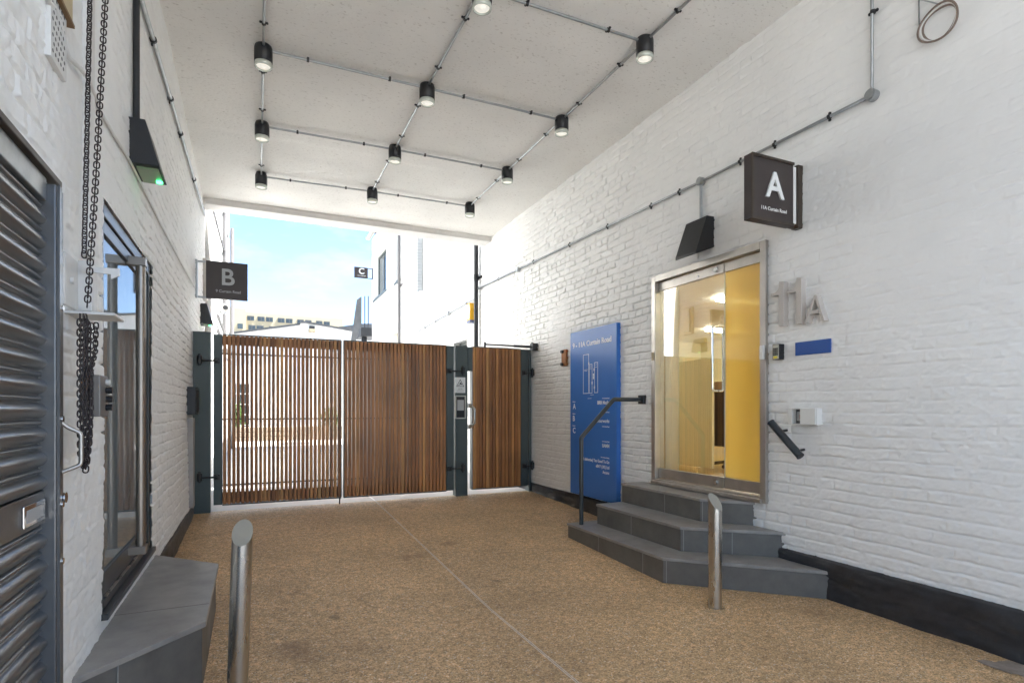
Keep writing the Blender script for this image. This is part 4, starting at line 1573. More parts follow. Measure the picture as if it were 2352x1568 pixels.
def one(ox, top, bot, xl, xr, flag, nm):
    # polygon of a '1' with a curved flag, corners in enlarged-photo units
    pts = [(xr, top), (xr, bot), (xl, bot + 2), (xl, flag[1]), (flag[0], flag[1] + 22), (flag[0] + 3, flag[1] - 18)]
    for k in range(1, 7):
        a = k / 7
        pts.append((flag[0] + 3 + (xl - flag[0]) * (1 - (1 - a) ** 1.6), flag[1] - 18 - (flag[1] - 18 - top - 55) * (a ** 2.2)))
    pts.append((xl + 10, top + 2))
    MB_ = numeral('one', [sc_(*p) for p in pts], nf, '')
    return MB_.build(nm, NUMERAL, nt_)


one(0, 263, 886, 398, 468, (285, 452), 'digit')
one(0, 212, 853, 637, 712, (512, 405), 'digit')
ap = [(893, 452), (918, 448), (1032, 806), (1000, 806), (955, 690), (835, 715), (790, 840), (752, 838)]
sl = lambda p: on_x(*sc_(*p), nf)
AP = MB()
quads = [((890, 452), (921, 447), (1036, 803), (998, 808)), ((890, 452), (921, 447), (797, 838), (752, 841)), ((843, 672), (944, 655), (952, 700), (828, 722))]
for k, qd in enumerate(quads):
    pts = [sl(p) for p in qd]
    AP.prism([(p.y, p.z) for p in pts], 'x', nf + .0006 * k, XR + .005)
AP.build('letter', NUMERAL, nt_)

a, b = on_x(1829, 787, XR), on_x(1910, 809, XR)
tag(MB().box(XR - .012, XR + .01, b.y, a.y, min(a.z, b.z) - .0, max(a.z, b.z), .002).build('blue_panel', BLUEPLATE), 'small blank blue panel under the house number', 'panel')

# keypad by the door
a, b = on_x(1774, 791, XR - .05), on_x(1791, 825, XR - .05)
kp = thing('keypad', (XR, (a.y + b.y) / 2, b.z), 'black door entry keypad with pale buttons right of the glass door', 'keypad')
k0, k1 = min(a.y, b.y), max(a.y, b.y)
MB().box(XR - .05, XR + .01, k0, k1, b.z, a.z, .003).build('housing', BLACK, kp)
MB().box(XR - .0535, XR - .0505, k0 + .008, k1 - .008, b.z + .006, a.z - .006).build('faceplate', mk('beige_keypad_face', (.55, .53, .45), .4), kp)
kb = MB()
for i in range(4):
    for j in range(3):
        y = k0 + (k1 - k0) * (.28 + .22 * j)
        z = b.z + (a.z - b.z) * (.32 + .125 * i)
        kb.box(XR - .058, XR - .054, y - .005, y + .005, z - .005, z + .005)
kb.build('buttons', RUBBER, kp)
MB().box(XR - .0545, XR - .0537, k0 + .018, k1 - .014, b.z + .010, b.z + .026).build('yellow_label', mk('yellow_sticker', (.75, .62, .02), .5), kp)

# white isolator box with open cover
a, b = on_x(1815, 937, XR - .05), on_x(1852, 975, XR - .05)
z0, z1 = b.z, a.z
yA, yB, yC, yD = [on_x(px, 950, XR - .05).y for px in (1811, 1820, 1841, 1877)]
sb = thing('switch_box', (XR, (yA + yD) / 2, z0), 'white square switch box with sliding cover half open above short handrail', 'switch box')
wall = MB()
wall.box(XR - .055, XR + .01, yB, yA, z0, z1, .002)
wall.box(XR - .055, XR + .01, yD, yC - .004, z0, z1, .002)
wall.box(XR - .055, XR + .01, yC - .003, yB - .001, z1 - .006, z1)
wall.box(XR - .055, XR + .01, yC - .003, yB - .001, z0, z0 + .006)
wall.build('case', OFFWHITE, sb)
MB().box(XR - .012, XR + .008, yC - .003, yB - .001, z0 + .007, z1 - .007).build('back', YARDPIPE, sb)
MB().box(XR - .067, XR - .0565, yD + .004, yC, z0 + .001, z1 - .001, .003).build('cover', OFFWHITE, sb)
MB().box(XR - .03, XR - .0125, yC, yB - .018, z0 + .026, z1 - .026, .005).build('switch_plate', LETTERGREY, sb)
MB().box(XR - .045, XR - .031, yC + .012, yC + .022, z0 + .04, z1 - .045, .004).build('red_lever', mk('dull_red', (.30, .05, .04), .4), sb)

# handrail on the step
A = (2.865, 4.64, .2)
hr = thing('handrail', A, 'charcoal tube handrail rising from the lowest step to wall left of the door', 'handrail')
hp = [(2.865, 4.64, .2), (2.865, 4.64, 1.03), (3.24, 4.64, 1.40), (XR - .03, 4.64, 1.40)]


def rounded(pts, r=.03, n=5):
    out = [Vector(pts[0])]
    for a, b, c in zip(pts, pts[1:], pts[2:]):
        a, b, c = Vector(a), Vector(b), Vector(c)
        p = b + (a - b).normalized() * r
        q = b + (c - b).normalized() * r
        for k in range(n + 1):
            t = k / n
            out.append((p * (1 - t) + b * t) * (1 - t) + (b * (1 - t) + q * t) * t)
    out.append(Vector(pts[-1]))
    return out


MB().tube(rounded(hp, .02), .021, 16).build('rail', RAIL, hr)
MB().box(XR - .035, XR + .005, 4.64 - .045, 4.64 + .045, 1.355, 1.445, .004).build('wall_flange', BLACK, hr)
a, b = on_x(1771, 970, XR - .085), on_x(1838, 1047, XR - .085)
hs = thing('handrail', (XR, b.y, b.z), 'short black sloping grab rail on two pins right of the entrance', 'handrail')
MB().cyl(a, b, .027, 20).build('rail', RAIL, hs)
dv = (b - a)
for k in (.28, .86):
    q = a + dv * k
    MB().cyl(q, (XR + .01, q.y, q.z + .01), .009, 10).build('pin', DARKMETAL, hs)
for e, s in ((a, -1), (b, 1)):
    MB().cyl(e, e + dv.normalized() * .004 * s, .0285, 20).build('end_cap', BLACK, hs)

# cable coil high on the right wall
cq = on_x(2157.8, 54, XR - .02)
cb = thing('cable_coil', (XR, cq.y, cq.z - .1), 'grey loop of spare cable hanging on the upper right wall', 'cable')
for k in range(3):
    pts = []
    for j in range(40):
        t = 2 * math.pi * j / 40
        rr = .088 + .006 * k + .004 * math.sin(3 * t + k)
        pts.append((XR - .02 - .008 * k, cq.y + rr * math.cos(t) * (1 + .02 * k), cq.z + rr * math.sin(t)))
    MB().tube(pts, .0058, 8, closed=True).build('loop', [CABLEBROWN, PAINTEDPIPE, CABLEBROWN][k], cb)
tail = MB()
tail.tube([(XR - .02, cq.y - .03, cq.z + .08), (XR - .03, cq.y - .02, cq.z + .2), (XR - .02, cq.y - .05, 4.22)], .005, 8)
tail.tube([(XR - .02, cq.y - .02, cq.z + .09), (XR - .02, cq.y + .12, cq.z + .22), (XR - .015, cq.y + .4, 4.22)], .004, 8)
tail.tube([(XR - .02, cq.y + .05, cq.z + .09), (XR - .016, cq.y + .11, cq.z + .06), (XR - .016, cq.y + .12, 4.22)], .003, 6)
tail.build('tail', CONDUIT, cb)

# ================================================================== ENTRANCE DOOR
dt = thing('glass_entrance', (XR, (DY0 + DY1) / 2, DZ0), 'steel framed glass entrance with yellow lit room behind, up the right steps', 'door')
f = MB()
xo, xi = XR - .03, XR + .10
fw = .055
f.box(xo, xi, DY0, DY0 + fw, DZ0, DZ1)
f.box(xo, xi, DY1 - fw, DY1, DZ0, DZ1)
f.box(xo, xi, DY0 + fw, DY1 - fw, DZ1 - .06, DZ1)
f.box(xo, xi + .02, DY0 + fw, DY1 - fw, DZ0, DZ0 + .05)
f.build('frame', SATIN, dt, bevel=.003)
MB().box(XR - .055, XR - .031, DY0 + .03, DY1 - .02, DZ0 + .001, DZ0 + .032, .003).build('threshold', SATIN, dt)
yi0, yi1 = DY0 + fw, DY1 - fw
zi0, zi1 = DZ0 + .05, DZ1 - .06
ymid = on_x(1664, 800, XR + .02).y
gxp = XR + .025
# sliding / swing leaf on the far side
lf = MB().box(gxp, gxp + .012, ymid + .003, yi1 - .006, zi0 + .10, zi1 - .085).build('door_leaf', GLASS, dt)
for za_, zb_ in ((zi1 - .085, zi1 - .006), (zi0 + .006, zi0 + .10)):
    MB().box(gxp - .012, gxp + .024, ymid + .003, yi1 - .006, za_, zb_, .002).build('patch_rail', SATIN, lf)
for z in (zi1 - .045, zi0 + .05):
    m = MB()
    m.cyl((gxp - .012, ymid + .085, z), (gxp - .022, ymid + .085, z), .024, 20)
    m.cyl((gxp - .022, ymid + .085, z), (gxp - .026, ymid + .085, z), .014, 14)
    m.build('lock', CHROME, lf)
MB().cyl((gxp - .012, ymid + .30, zi1 - .055), (gxp - .016, ymid + .30, zi1 - .055), .011, 12).build('screw_cap', CHROME, lf)
hy0 = on_x(1635, 800, XR - .03).y
hz1, hz0 = on_x(1645, 742, XR - .03).z, on_x(1645, 903, XR - .03).z
hx_, yh = gxp - .055, ymid + .085
hp = [(gxp, yh, hz1 - .02), (hx_, yh, hz1 - .02), (hx_, yh, hz0 + .02), (gxp, yh, hz0 + .02)]
MB().tube(rounded(hp, .025), .010, 12).build('handle', CHROME, lf)
hp = [(gxp + .012, yh, hz1 - .02), (gxp + .067, yh, hz1 - .02), (gxp + .067, yh, hz0 + .02), (gxp + .012, yh, hz0 + .02)]
MB().tube(rounded(hp, .025), .010, 12).build('handle', CHROME, lf)
# fixed frosted panel on the near side
fx = MB().box(gxp + .002, gxp + .012, yi0 + .004, ymid - .003, zi0 + .10, zi1 - .085).build('fixed_panel', FROST, dt)
for za_, zb_ in ((zi1 - .085, zi1 - .006), (zi0 + .006, zi0 + .10)):
    MB().box(gxp - .008, gxp + .022, yi0 + .004, ymid - .003, za_, zb_, .002).build('patch_rail', SATIN, fx)
MB().box(gxp - .004, gxp + .016, ymid - .004, ymid + .002, zi0 + .10, zi1 - .085).build('seal', LENSRING, fx)
le = on_x(1763, 808, XR - .04)
m = MB()
m.box(XR - .05, XR - .031, DY0 + .004, DY0 + .045, le.z - .055, le.z + .055, .006)
m.cyl((XR - .05, DY0 + .025, le.z), (XR - .056, DY0 + .025, le.z), .010, 12)
m.build('strike_box', OFFWHITE, dt)
MB().box(XR - .04, XR - .031, DY1 - .04, DY1 - .012, 1.78, 1.86, .004).build('latch_cover', TAN, dt)

# the lit room behind
rmx0, rmx1, rmy0, rmy1, rmz0, rmz1 = XR + .13, XR + 7.2, 1.2, 11.5, .56, 3.05
ro = thing('office_room', ((rmx0 + rmx1) / 2, 4, rmz0), 'bright yellow room seen through the glass entrance', 'room')
w = MB()
w.box(rmx1, rmx1 + .1, rmy0 - .1, rmy1 + .1, rmz0, rmz1)
w.box(XR + .31, rmx1, rmy1, rmy1 + .1, rmz0, rmz1)
w.box(XR + .31, rmx1, rmy0 - .1, rmy0, rmz0, rmz1)
w.box(XR + .302, XR + .31, rmy0, DY0 - .0, rmz0, rmz1)
w.box(XR + .302, XR + .31, DY1 + .0, rmy1, rmz0, rmz1)
w.box(XR + .302, XR + .31, DY0, DY1, DZ1, rmz1)
w.build('wall', ROOMWALL, ro)
MB().box(XR + .12, rmx1 + .1, rmy0 - .1, rmy1 + .1, rmz0 - .1, rmz0 + .02).build('floor', ROOMFLOOR, ro)
MB().box(XR + .302, rmx1 + .1, rmy0 - .1, rmy1 + .1, rmz1, rmz1 + .1).build('ceiling', ROOMPANEL, ro)
for (x, y) in ((4.75, 1.9), (5.0, 7.6), (7.3, 6.65), (9.6, 9.3)):  # first two strips added out of view to brighten the room
    MB().box(x - .7, x + .7, y - .06, y + .06, rmz1 - .06, rmz1 - .002).build('strip_lamp', STRIP, ro)
tag(MB().box(4.88, 4.92, 5.02, 7.4, rmz0 + .05, 1.9, .004).build('partition_board', ROOMPANEL), 'cream partition board standing inside behind the left glass leaf', 'board')
ch = thing('office_chair', (5.2, 5.2, rmz0), 'black high backed office chair inside behind the door handle', 'chair')
MB().box(5.1, 5.55, 4.98, 5.45, rmz0 + .42, rmz0 + .52, .03).build('seat', BLACK, ch)
MB().box(5.02, 5.10, 4.98, 5.45, rmz0 + .30, rmz0 + .98, .03).build('backrest', BLACK, ch)
m = MB()
m.cyl((5.3, 5.2, rmz0 + .1), (5.3, 5.2, rmz0 + .42), .03, 12)
for k in range(5):
    a = k * 1.2566
    m.cyl((5.3, 5.2, rmz0 + .1), (5.3 + .28 * math.cos(a), 5.2 + .28 * math.sin(a), rmz0 + .06), .02, 8)
m.build('base', BLACK, ch)
tag(MB().box(7.0, 7.5, 6.6, 8.2, rmz0 + .75, rmz0 + 1.2, .01).build('wall_cabinet', TANEDGE), 'brown cabinet at the back of the yellow room', 'cabinet')

# ================================================================== RIGHT STEPS
stp = thing('entrance_steps', (3.2, 4, 0), 'three grey stone steps with angled corners up to the glass entrance', 'steps')
levels = [(2.79, 3.37, 2.575, 0.0, .193), (3.035, 3.46, 2.97, .193, .385), (3.325, 3.555, 3.225, .385, .572)]
YB = 4.78
for k, (xf, yc0, yw, z0, z1) in enumerate(levels):
    XI = XR + .012
    yback = YB if k == 0 else YB - .14
    body = [(xf + .012, yback), (xf + .012, yc0 + .006), (XI, yw + .014), (XI, yback)]
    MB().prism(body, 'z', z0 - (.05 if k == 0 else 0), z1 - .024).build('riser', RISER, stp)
    tread = [(xf, yback + .004), (xf, yc0), (xf + .0, yc0), (XI, yw), (XI, yback + .004)]
    tread = [tread[0], tread[1], tread[3], tread[4]]
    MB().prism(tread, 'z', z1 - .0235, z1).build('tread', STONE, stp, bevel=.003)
    # joints between riser tiles
    dx, dy = XI - xf, yw - yc0
    L_ = math.hypot(dx, dy)
    nx_, ny_ = dy / L_, -dx / L_
    zlo, zhi = (zf(3) if k == 0 else z0) + .002, z1 - .026
    for t in ((.02, .5, .93) if k == 0 else (.03, .5) if k == 1 else (.04,)):
        px_, py_ = xf + .012 + dx * t, yc0 + .006 + dy * t
        e = .0018
        ax, ay = px_ - dx / L_ * e, py_ - dy / L_ * e
        bx_, by_ = px_ + dx / L_ * e, py_ + dy / L_ * e
        off = .0012
        MB().prism([(ax + nx_ * off, ay + ny_ * off), (bx_ + nx_ * off, by_ + ny_ * off), (bx_ - nx_ * .004, by_ - ny_ * .004), (ax - nx_ * .004, ay - ny_ * .004)], 'z', zlo, zhi).build('joint', GROUT, stp)
    for y in ((3.62, 4.25) if k == 0 else (4.1,) if k == 1 else (4.0,)):
        MB().box(xf + .0105, xf + .016, y - .0018, y + .0018, zlo, zhi).build('joint', GROUT, stp)

# ================================================================== LEFT STEP
ls = thing('door_step', (-.4, 3.4, 0), 'single grey stone step with angled corners below the left glass door', 'steps')
pl2 = [(XL - .012, 2.525), (-.195, 2.985), (-.195, 4.07), (XL - .012, 4.51)]
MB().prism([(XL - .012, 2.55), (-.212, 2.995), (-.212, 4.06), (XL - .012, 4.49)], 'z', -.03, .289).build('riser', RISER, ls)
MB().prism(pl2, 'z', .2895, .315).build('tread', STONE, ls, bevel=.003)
MB().box(XL, -.2, 3.249, 3.252, .3155, .3162).build('joint', RISER, ls)
MB().box(-.2135, -.2115, 3.49, 3.493, .02, .287).build('joint', GROUT, ls)
jm = MB()
d_ = Vector((-.212 - XL, 2.995 - 2.55)).normalized()
for t in (.30,):
    px_, py_ = XL + (-.212 - XL) * t, 2.55 + (2.995 - 2.55) * t
    n_ = Vector((d_.y, -d_.x))
    jm.prism([(px_ - d_.x * .0018 + n_.x * .001, py_ - d_.y * .0018 + n_.y * .001), (px_ + d_.x * .0018 + n_.x * .001, py_ + d_.y * .0018 + n_.y * .001),
              (px_ + d_.x * .0018 - n_.x * .003, py_ + d_.y * .0018 - n_.y * .003), (px_ - d_.x * .0018 - n_.x * .003, py_ - d_.y * .0018 - n_.y * .003)], 'z', .02, .287)
jm.build('joint', GROUT, ls)

# ================================================================== BOLLARDS
def bollard(x, y, h, label, face):
    t = thing('bollard', (x, y, 0), label, 'bollard', 'stainless steel bollards')
    r, seg = .043, 40
    vs, fs = [], []
    cut = math.tan(math.radians(50))
    top = []
    for j in range(seg):
        a = 2 * math.pi * j / seg
        dx, dy = r * math.cos(a), r * math.sin(a)
        z = h - .05 + (dx * face[0] + dy * face[1]) * cut
        top.append((x + dx, y + dy, z))
        vs.append((x + dx, y + dy, -.02))
    m = MB()
    m.add(vs + top, [(j, (j + 1) % seg, seg + (j + 1) % seg, seg + j) for j in range(seg)], True)
    m.build('post', STAINLESS, t)
    cap = MB()
    cap.add([(p[0], p[1], p[2] + .0003) for p in top], [tuple(range(seg))])
    cap.build('angled_top', mk('dull_bollard_top', (.42, .41, .36), .45, .6), t)
    return t


bR = bollard(2.77, 2.82, .745, 'stainless steel bollard with angled top standing before the right steps', (-.05, 1))
bL = bollard(-.04, 2.80, .80, 'stainless steel bollard with angled top beside the left step, leaning slightly', (.15, 1))
bL.location = (-.062, 2.80, 0)
bL.rotation_euler = (0, math.radians(1.7), 0)

# ================================================================== ROLLER SHUTTER
sh = thing('roller_shutter', (XL, 1.4, 0), 'dark glossy steel roller shutter on the left wall at the frame edge', 'shutter')
SX = XL + .004


def slat_profile(z0, z1):
    pts = []
    pitch = .076
    n = int(round((z1 - z0) / pitch))
    p = (z1 - z0) / n
    for k in range(n):
        zb = z0 + k * p
        for j in range(30):
            t = j / 30
            if t < .64:
                b = math.sin(math.pi * t / .64) ** .75 * .019
            elif t < .72:
                b = -.007 * math.sin(math.pi * (t - .64) / .08)
            elif t < .92:
                b = .007 * math.sin(math.pi * (t - .72) / .20)
            else:
                b = -.007 * math.sin(math.pi * (t - .92) / .08)
            pts.append((b, zb + p * t))
    pts.append((0, z1))
    return pts


def sheet(prof, y0, y1):
    vs, fs = [], []
    n = len(prof)
    for y in (y0, y1):
        vs += [(SX + b, y, z) for b, z in prof]
    fs = [(i, i + 1, n + i + 1, n + i) for i in range(n - 1)]
    m = MB()
    m.add(vs, fs, True)
    return m


zq1, zq0 = on_x(124, 1116, SX + .01).z, on_x(124, 1188, SX + .01).z
sheet(slat_profile(zq1, SZ1 - .078), -.2, 2.20).build('slat_curtain', SHUTTER, sh)
sheet(slat_profile(.0, zq0), -.2, 2.20).build('slat_curtain', SHUTTER, sh)
MB().box(SX - .02, SX + .012, -.2, 2.20, zq0 + .001, zq1 - .001, .003).build('lock_rail', SHUTTER, sh)
gd = MB()
gd.box(XL - .03, XL + .045, 2.19, 2.268, -.02, SZ1 - .02, .004)
gd.box(XL + .0455, XL + .052, 2.20, 2.225, -.02, SZ1 - .02)
gd.build('guide_rail', SHUTTER, sh)
a, b = on_x(52, 1166, SX + .015), on_x(101, 1180, SX + .015)
MB().box(SX + .0125, SX + .019, a.y, b.y, 1.3 - .335 * 1, 1.3 - .272, .003).build('lock_badge', CHROME, sh)
MB().box(SX + .0192, SX + .0202, a.y + .02, b.y - .02, 1.3 - .322, 1.3 - .286).build('badge_inlay', LETTERGREY, sh)
z = on_x(139, 1145, XL + .05).z
MB().cyl((XL + .045, 2.245, z), (XL + .058, 2.245, z), .017, 14).build('lock', CHROME, sh)
for z in (1.62, 1.0, .82, 1.27):
    MB().cyl((XL + .045, 2.225, z), (XL + .056, 2.225, z), .010, 10).build('bolt', CHROME, sh)
h1_, h0_ = on_x(140, 985, XL + .06).z, on_x(140, 1080, XL + .06).z
hpts = [(XL + .048, 2.235, h1_ + .02), (XL + .06, 2.24, h1_ + .005), (XL + .095, 2.25, h1_ - .015), (XL + .095, 2.25, h0_ + .01), (XL + .048, 2.235, h0_ - .01)]
MB().tube(rounded(hpts, .012), .0065, 10).build('pull_handle', SATIN, sh)
MB().box(XL + .008, XL + .040, -.2, 2.275, SZ1 - .004, SZ1 + .016, .003).build('head_angle', SIGNRUST, sh)
MB().box(XL - .01, XL + .022, -.2, 2.19, SZ1 - .075, SZ1 - .006, .003).build('head_plate', CONDUIT, sh)
MB().box(XL - .28, XL - .06, -.3, 2.25, -.02, 2.05).build('backing', DARKROOM, sh)

# ================================================================== LEFT GLASS DOOR
ld = thing('glass_door', (XL, (LY0 + LY1) / 2, LZ0), 'tall dark framed glass door with long vertical tube handle on the left', 'door')
FX0, FX1 = XL - .10, XL - .008
f = MB()
t = .06
f.box(FX0, FX1, LY0, LY0 + t, LZ0, LZ1)
f.box(FX0, FX1, LY1 - t, LY1, LZ0, LZ1)
f.box(FX0, FX1, LY0 + t, LY1 - t, LZ1 - t, LZ1)
f.box(FX0, FX1, LY0 + t, LY1 - t, LZ0, LZ0 + .04)
f.build('frame', DOORFRAME, ld, bevel=.004)
dfx0, dfx1 = XL - .07, XL - .018
l0, l1 = LY0 + t + .004, LY1 - t - .004
f = MB()
f.box(dfx0, dfx1, l1 - .07, l1, LZ0 + .05, LZ1 - t - .006)
f.box(dfx0, dfx1, l0, l0 + .05, LZ0 + .05, LZ1 - t - .006)
f.box(dfx0, dfx1, l0 + .05, l1 - .07, LZ1 - t - .066, LZ1 - t - .006)
f.box(dfx0, dfx1, l0 + .05, l1 - .07, LZ0 + .05, LZ0 + .15)
lfL = f.build('door_leaf', DOORFRAME, ld, bevel=.003)
MB().box(XL - .040, XL - .030, l0 + .045, l1 - .065, LZ0 + .145, LZ1 - t - .06).build('pane', DARKGLASS, lfL)
yh = 3.72
hx_ = XL + .035
m = MB()
z0, z1 = on_x(322, 1270, hx_).z, on_x(322, 592, hx_).z
m.cyl((hx_, yh, z0), (hx_, yh, z1), .0235, 20)
m.box(XL - .029, hx_ + .028, yh - .028, yh + .028, z1 - .045, z1 + .002, .003)
m.box(XL - .029, hx_ + .028, yh - .028, yh + .028, z0 - .005, z0 + .04, .003)
m.build('handle', mk('bronzed_steel', (0.36, 0.31, 0.265), .34, .85, var=(4, .2)), lfL)
MB().box(XL - .10, XL + .022, LY0 - .01, LY1 + .02, LZ0 - .03, LZ0 - .002, .003).build('sill', DOORFRAME, ld)
MB().box(XL - .018, XL - .006, l0 + .05, l1 - .05, LZ0 + .042, LZ0 + .048).build('threshold', STAINLESS, ld)
rm2 = thing('dim_room', (XL - 1.5, 3.6, .3), 'dim interior behind the left glass door', 'room')
w = MB()
w.box(XL - 2.6, XL - 2.5, 2.3, 6.5, .3, 2.9)
w.box(XL - 2.5, XL - .31, 6.4, 6.5, .3, 2.9)
w.box(XL - 2.5, XL - .31, 2.3, 2.4, .3, 2.9)
w.build('wall', DARKROOM, rm2)
MB().box(XL - 2.6, XL - .11, 2.3, 6.5, .2, .36).build('floor', DARKROOM, rm2)
MB().box(XL - 2.6, XL - .31, 2.3, 6.5, 2.9, 3.0).build('ceiling', DARKROOM, rm2)

# ================================================================== CHAINS, BRACKET, CONTROL BOX
def chain_mesh(path, pitch=.0168, r=.0025, w=.0080, l=.0125, turn=0.0):
    """links along a polyline, alternately turned a quarter"""
    P_ = [Vector(p) for p in path]
    seg = [(a, b, (b - a).length) for a, b in zip(P_, P_[1:])]
    tot = sum(s[2] for s in seg)
    n = int(tot / pitch)
    m = MB()
    for k in range(n):
        d = k * pitch
        for a, b, L_ in seg:
            if d <= L_:
                break
            d -= L_
        pos = a + (b - a) * (d / L_)
        T_ = (b - a).normalized()
        base = Matrix.Rotation(turn, 3, 'Z') @ Vector((.97, .24, 0))
        base = (base - T_ * base.dot(T_)).normalized()
        side = base if k % 2 else T_.cross(base)
        side = Matrix.Rotation(random.uniform(-.12, .12), 3, T_) @ side
        pts = []
        for j in range(12):
            t = 2 * math.pi * j / 12
            cx_, sx_ = math.cos(t), math.sin(t)
            pts.append(pos + T_ * (math.copysign(abs(cx_) ** .7, cx_) * l) + side * (math.copysign(abs(sx_) ** .7, sx_) * w))
        m.tube(pts, r, 5, closed=True)
    return m


HXc = XL + .075
H_ = lambda px, py: on_x(px, py, HXc)
hc = thing('hoist_chain', H_(200, 700), 'pair of dark hoist chain strands hanging from above beside the left wall', 'chain')
chain_mesh([H_(207.5, -60), H_(200, 300), H_(193, 596)], turn=.7).build('strand', CHAIN, hc)
chain_mesh([H_(245, -60), H_(222, 380), H_(205, 640), H_(199.5, 712)], pitch=.0178, w=.0088, l=.0135).build('strand', CHAIN, hc)
bc = thing('chain_bundle', H_(200, 1080), 'gathered bundle of spare dark chain hanging below the wall bracket', 'chain')
for path in ([(184, 729), (184, 900), (185, 1040), (193, 1072), (199, 1060), (202, 900), (201, 729)],
             [(192.5, 729), (192, 900), (191.5, 1030), (197, 1078), (204, 1020), (207, 900), (208, 800), (210, 729)],
             [(197, 729), (196, 850), (195, 1000), (198, 1050), (206, 1015), (208.5, 940), (206, 860), (219, 805), (221, 729)]):
    off = random.uniform(-.012, .012)
    chain_mesh([on_x(px, py, HXc + off) for px, py in path], turn=random.uniform(-.5, .5)).build('strand', CHAIN, bc)

bk_ = thing('chain_bracket', (XL, 2.58, 1.62), 'pale grey steel chain bracket with hook plate and shelf on the left wall', 'bracket')
m = MB()
za, zb_ = 1.848, 1.665
m.box(XL - .01, XL + .012, 2.42, 2.66, zb_, za, .003)
m.box(XL + .012, XL + .055, 2.575, 2.60, zb_ + .002, za + .006, .002)
m.box(XL + .030, XL + .055, 2.601, 2.66, zb_ + .002, za + .006, .002)
m.build('channel', PAINTEDPIPE, bk_)
m = MB()
m.prism([(XL + .03, 1.83), (XL + .145, 1.83), (XL + .145, 1.805), (XL + .118, 1.79), (XL + .118, 1.808), (XL + .03, 1.808)], 'y', 2.555, 2.565)
m.build('hook_plate', PAINTEDPIPE, bk_)
m = MB()
m.box(XL - .005, XL + .15, 2.45, 2.62, 1.638, 1.648, .002)
m.build('shelf', PAINTEDPIPE, bk_)
MB().cyl((XL + .012, 2.49, 1.76), (XL + .022, 2.49, 1.76), .013, 6).build('bolt', PAINTEDPIPE, bk_)

cbx = thing('control_box', (XL, 2.73, 1.27), 'grey metal control box with three black push buttons behind the chains', 'control box')
MB().box(XL - .01, XL + .062, 2.67, 2.80, 1.272, 1.435, .004).build('case', mk('grey_box_enamel', (.20, .19, .18), .4, .3), cbx)
for z in (1.378, 1.342, 1.308):
    MB().cyl((XL + .062, 2.765, z), (XL + .084, 2.765, z), .0135, 14).build('button', BLACK, cbx)
MB().cyl((XL + .062, 2.765, 1.410), (XL + .075, 2.765, 1.410), .011, 12).build('indicator', OFFWHITE, cbx)
MB().box(XL + .0, XL + .034, 2.667, 2.6695, 1.40, 1.42).build('orange_label', mk('faded_orange_label', (.6, .3, .12), .5), cbx)

# trunking behind the chains
q0, q1 = on_x(189, 300, XL).y, on_x(203, 300, XL).y
tag(MB().box(XL - .02, XL + .022, q0, q1, 1.9, 4.24, .003).build('trunking', PAINTEDPIPE), 'white vertical trunking on the left wall behind the chains', 'trunking')

# perforated vent plate
va, vb = on_x(103, 120, XL), on_x(140, 120, XL)
vt = thing('vent_grille', (XL, (va.y + vb.y) / 2, 2.8), 'white perforated vent plate high on the left wall', 'vent')
z0, z1 = 2.43, 2.83
MB().box(XL - .012, XL + .016, va.y, vb.y, z0, z1, .002).build('plate', PAINTEDPIPE, vt)
m = MB()
for i in range(5):
    for j in range(14):
        y = va.y + (vb.y - va.y) * (i + .6 + .4 * (j % 2)) / 6
        z = z0 + (z1 - z0) * (j + 1) / 15.5
        m.cyl((XL + .0162, y, z), (XL + .0168, y, z), .0065, 8)
m.build('holes', mk('vent_hole_dark', (.12, .12, .12), .8), vt)

# painted cable meandering down the left wall
Lp = lambda px, py, off=.012: on_x(px, py, XL + off)
cpts = [Lp(100, -30), Lp(112, 5), Lp(124, 15), Lp(136, 50), Lp(146, 98), Lp(158, 133), Lp(185, 158, .03), Lp(203, 181, .03), Lp(231, 257), Lp(262, 312), Lp(297, 369), Lp(330, 434), Lp(363, 504), Lp(390, 555), Lp(414, 601), Lp(447, 660)]
tag(MB().tube(cpts, .008, 8).build('wall_cable', PAINTEDPIPE), 'white painted cable meandering down the left wall towards the B sign', 'cable')

# conduits on the left wall
zt_ = 4.2
yq = on_x(310.5, 150, XL + .02).y
conduit([(XL + .025, yq, 2.855), (XL + .025, yq, zt_)], 'dark vertical conduit dropping to the wedge lamp with the green light', r=.017, out=Vector((1, 0, 0)), mat=DARKMETAL)
lc = [Lp(300, -85, .022), Lp(324.7, 0, .022), Lp(392, 227, .022), Lp(470, 494, .022)]
lc[-1].y = min(lc[-1].y, YE - .05)
conduit(lc, 'silver conduit running along the top of the left wall to the yard', r=.014, out=Vector((1, 0, 0)),
        clips=[(Lp(352, 92, .022), lc[2] - lc[1]), (Lp(392, 227, .022), lc[2] - lc[1]), (Lp(415, 307, .022), lc[3] - lc[2]), (Lp(446, 412, .022), lc[3] - lc[2])])

# cut off tan notice board at the top left
ta, tb = on_x(131, -40, XL + .02), on_x(163, 56, XL + .02)
tbx = thing('notice_board', (XL, (ta.y + tb.y) / 2, tb.z), 'tan board with brown edge at the top left corner of the left wall', 'board')
y0, y1 = on_x(131, 0, XL + .02).y, on_x(164, 0, XL + .02).y
z0 = tb.z
MB().box(XL - .01, XL + .024, y0 + .02, y1, z0, 3.6, .002).build('panel', TAN, tbx)
MB().box(XL - .01, XL + .03, y0, y0 + .0195, z0 - .012, 3.6).build('side_edge', TANEDGE, tbx)
MB().box(XL - .01, XL + .03, y0 + .02, y1, z0 - .012, z0 - .0005).build('bottom_edge', TANEDGE, tbx)

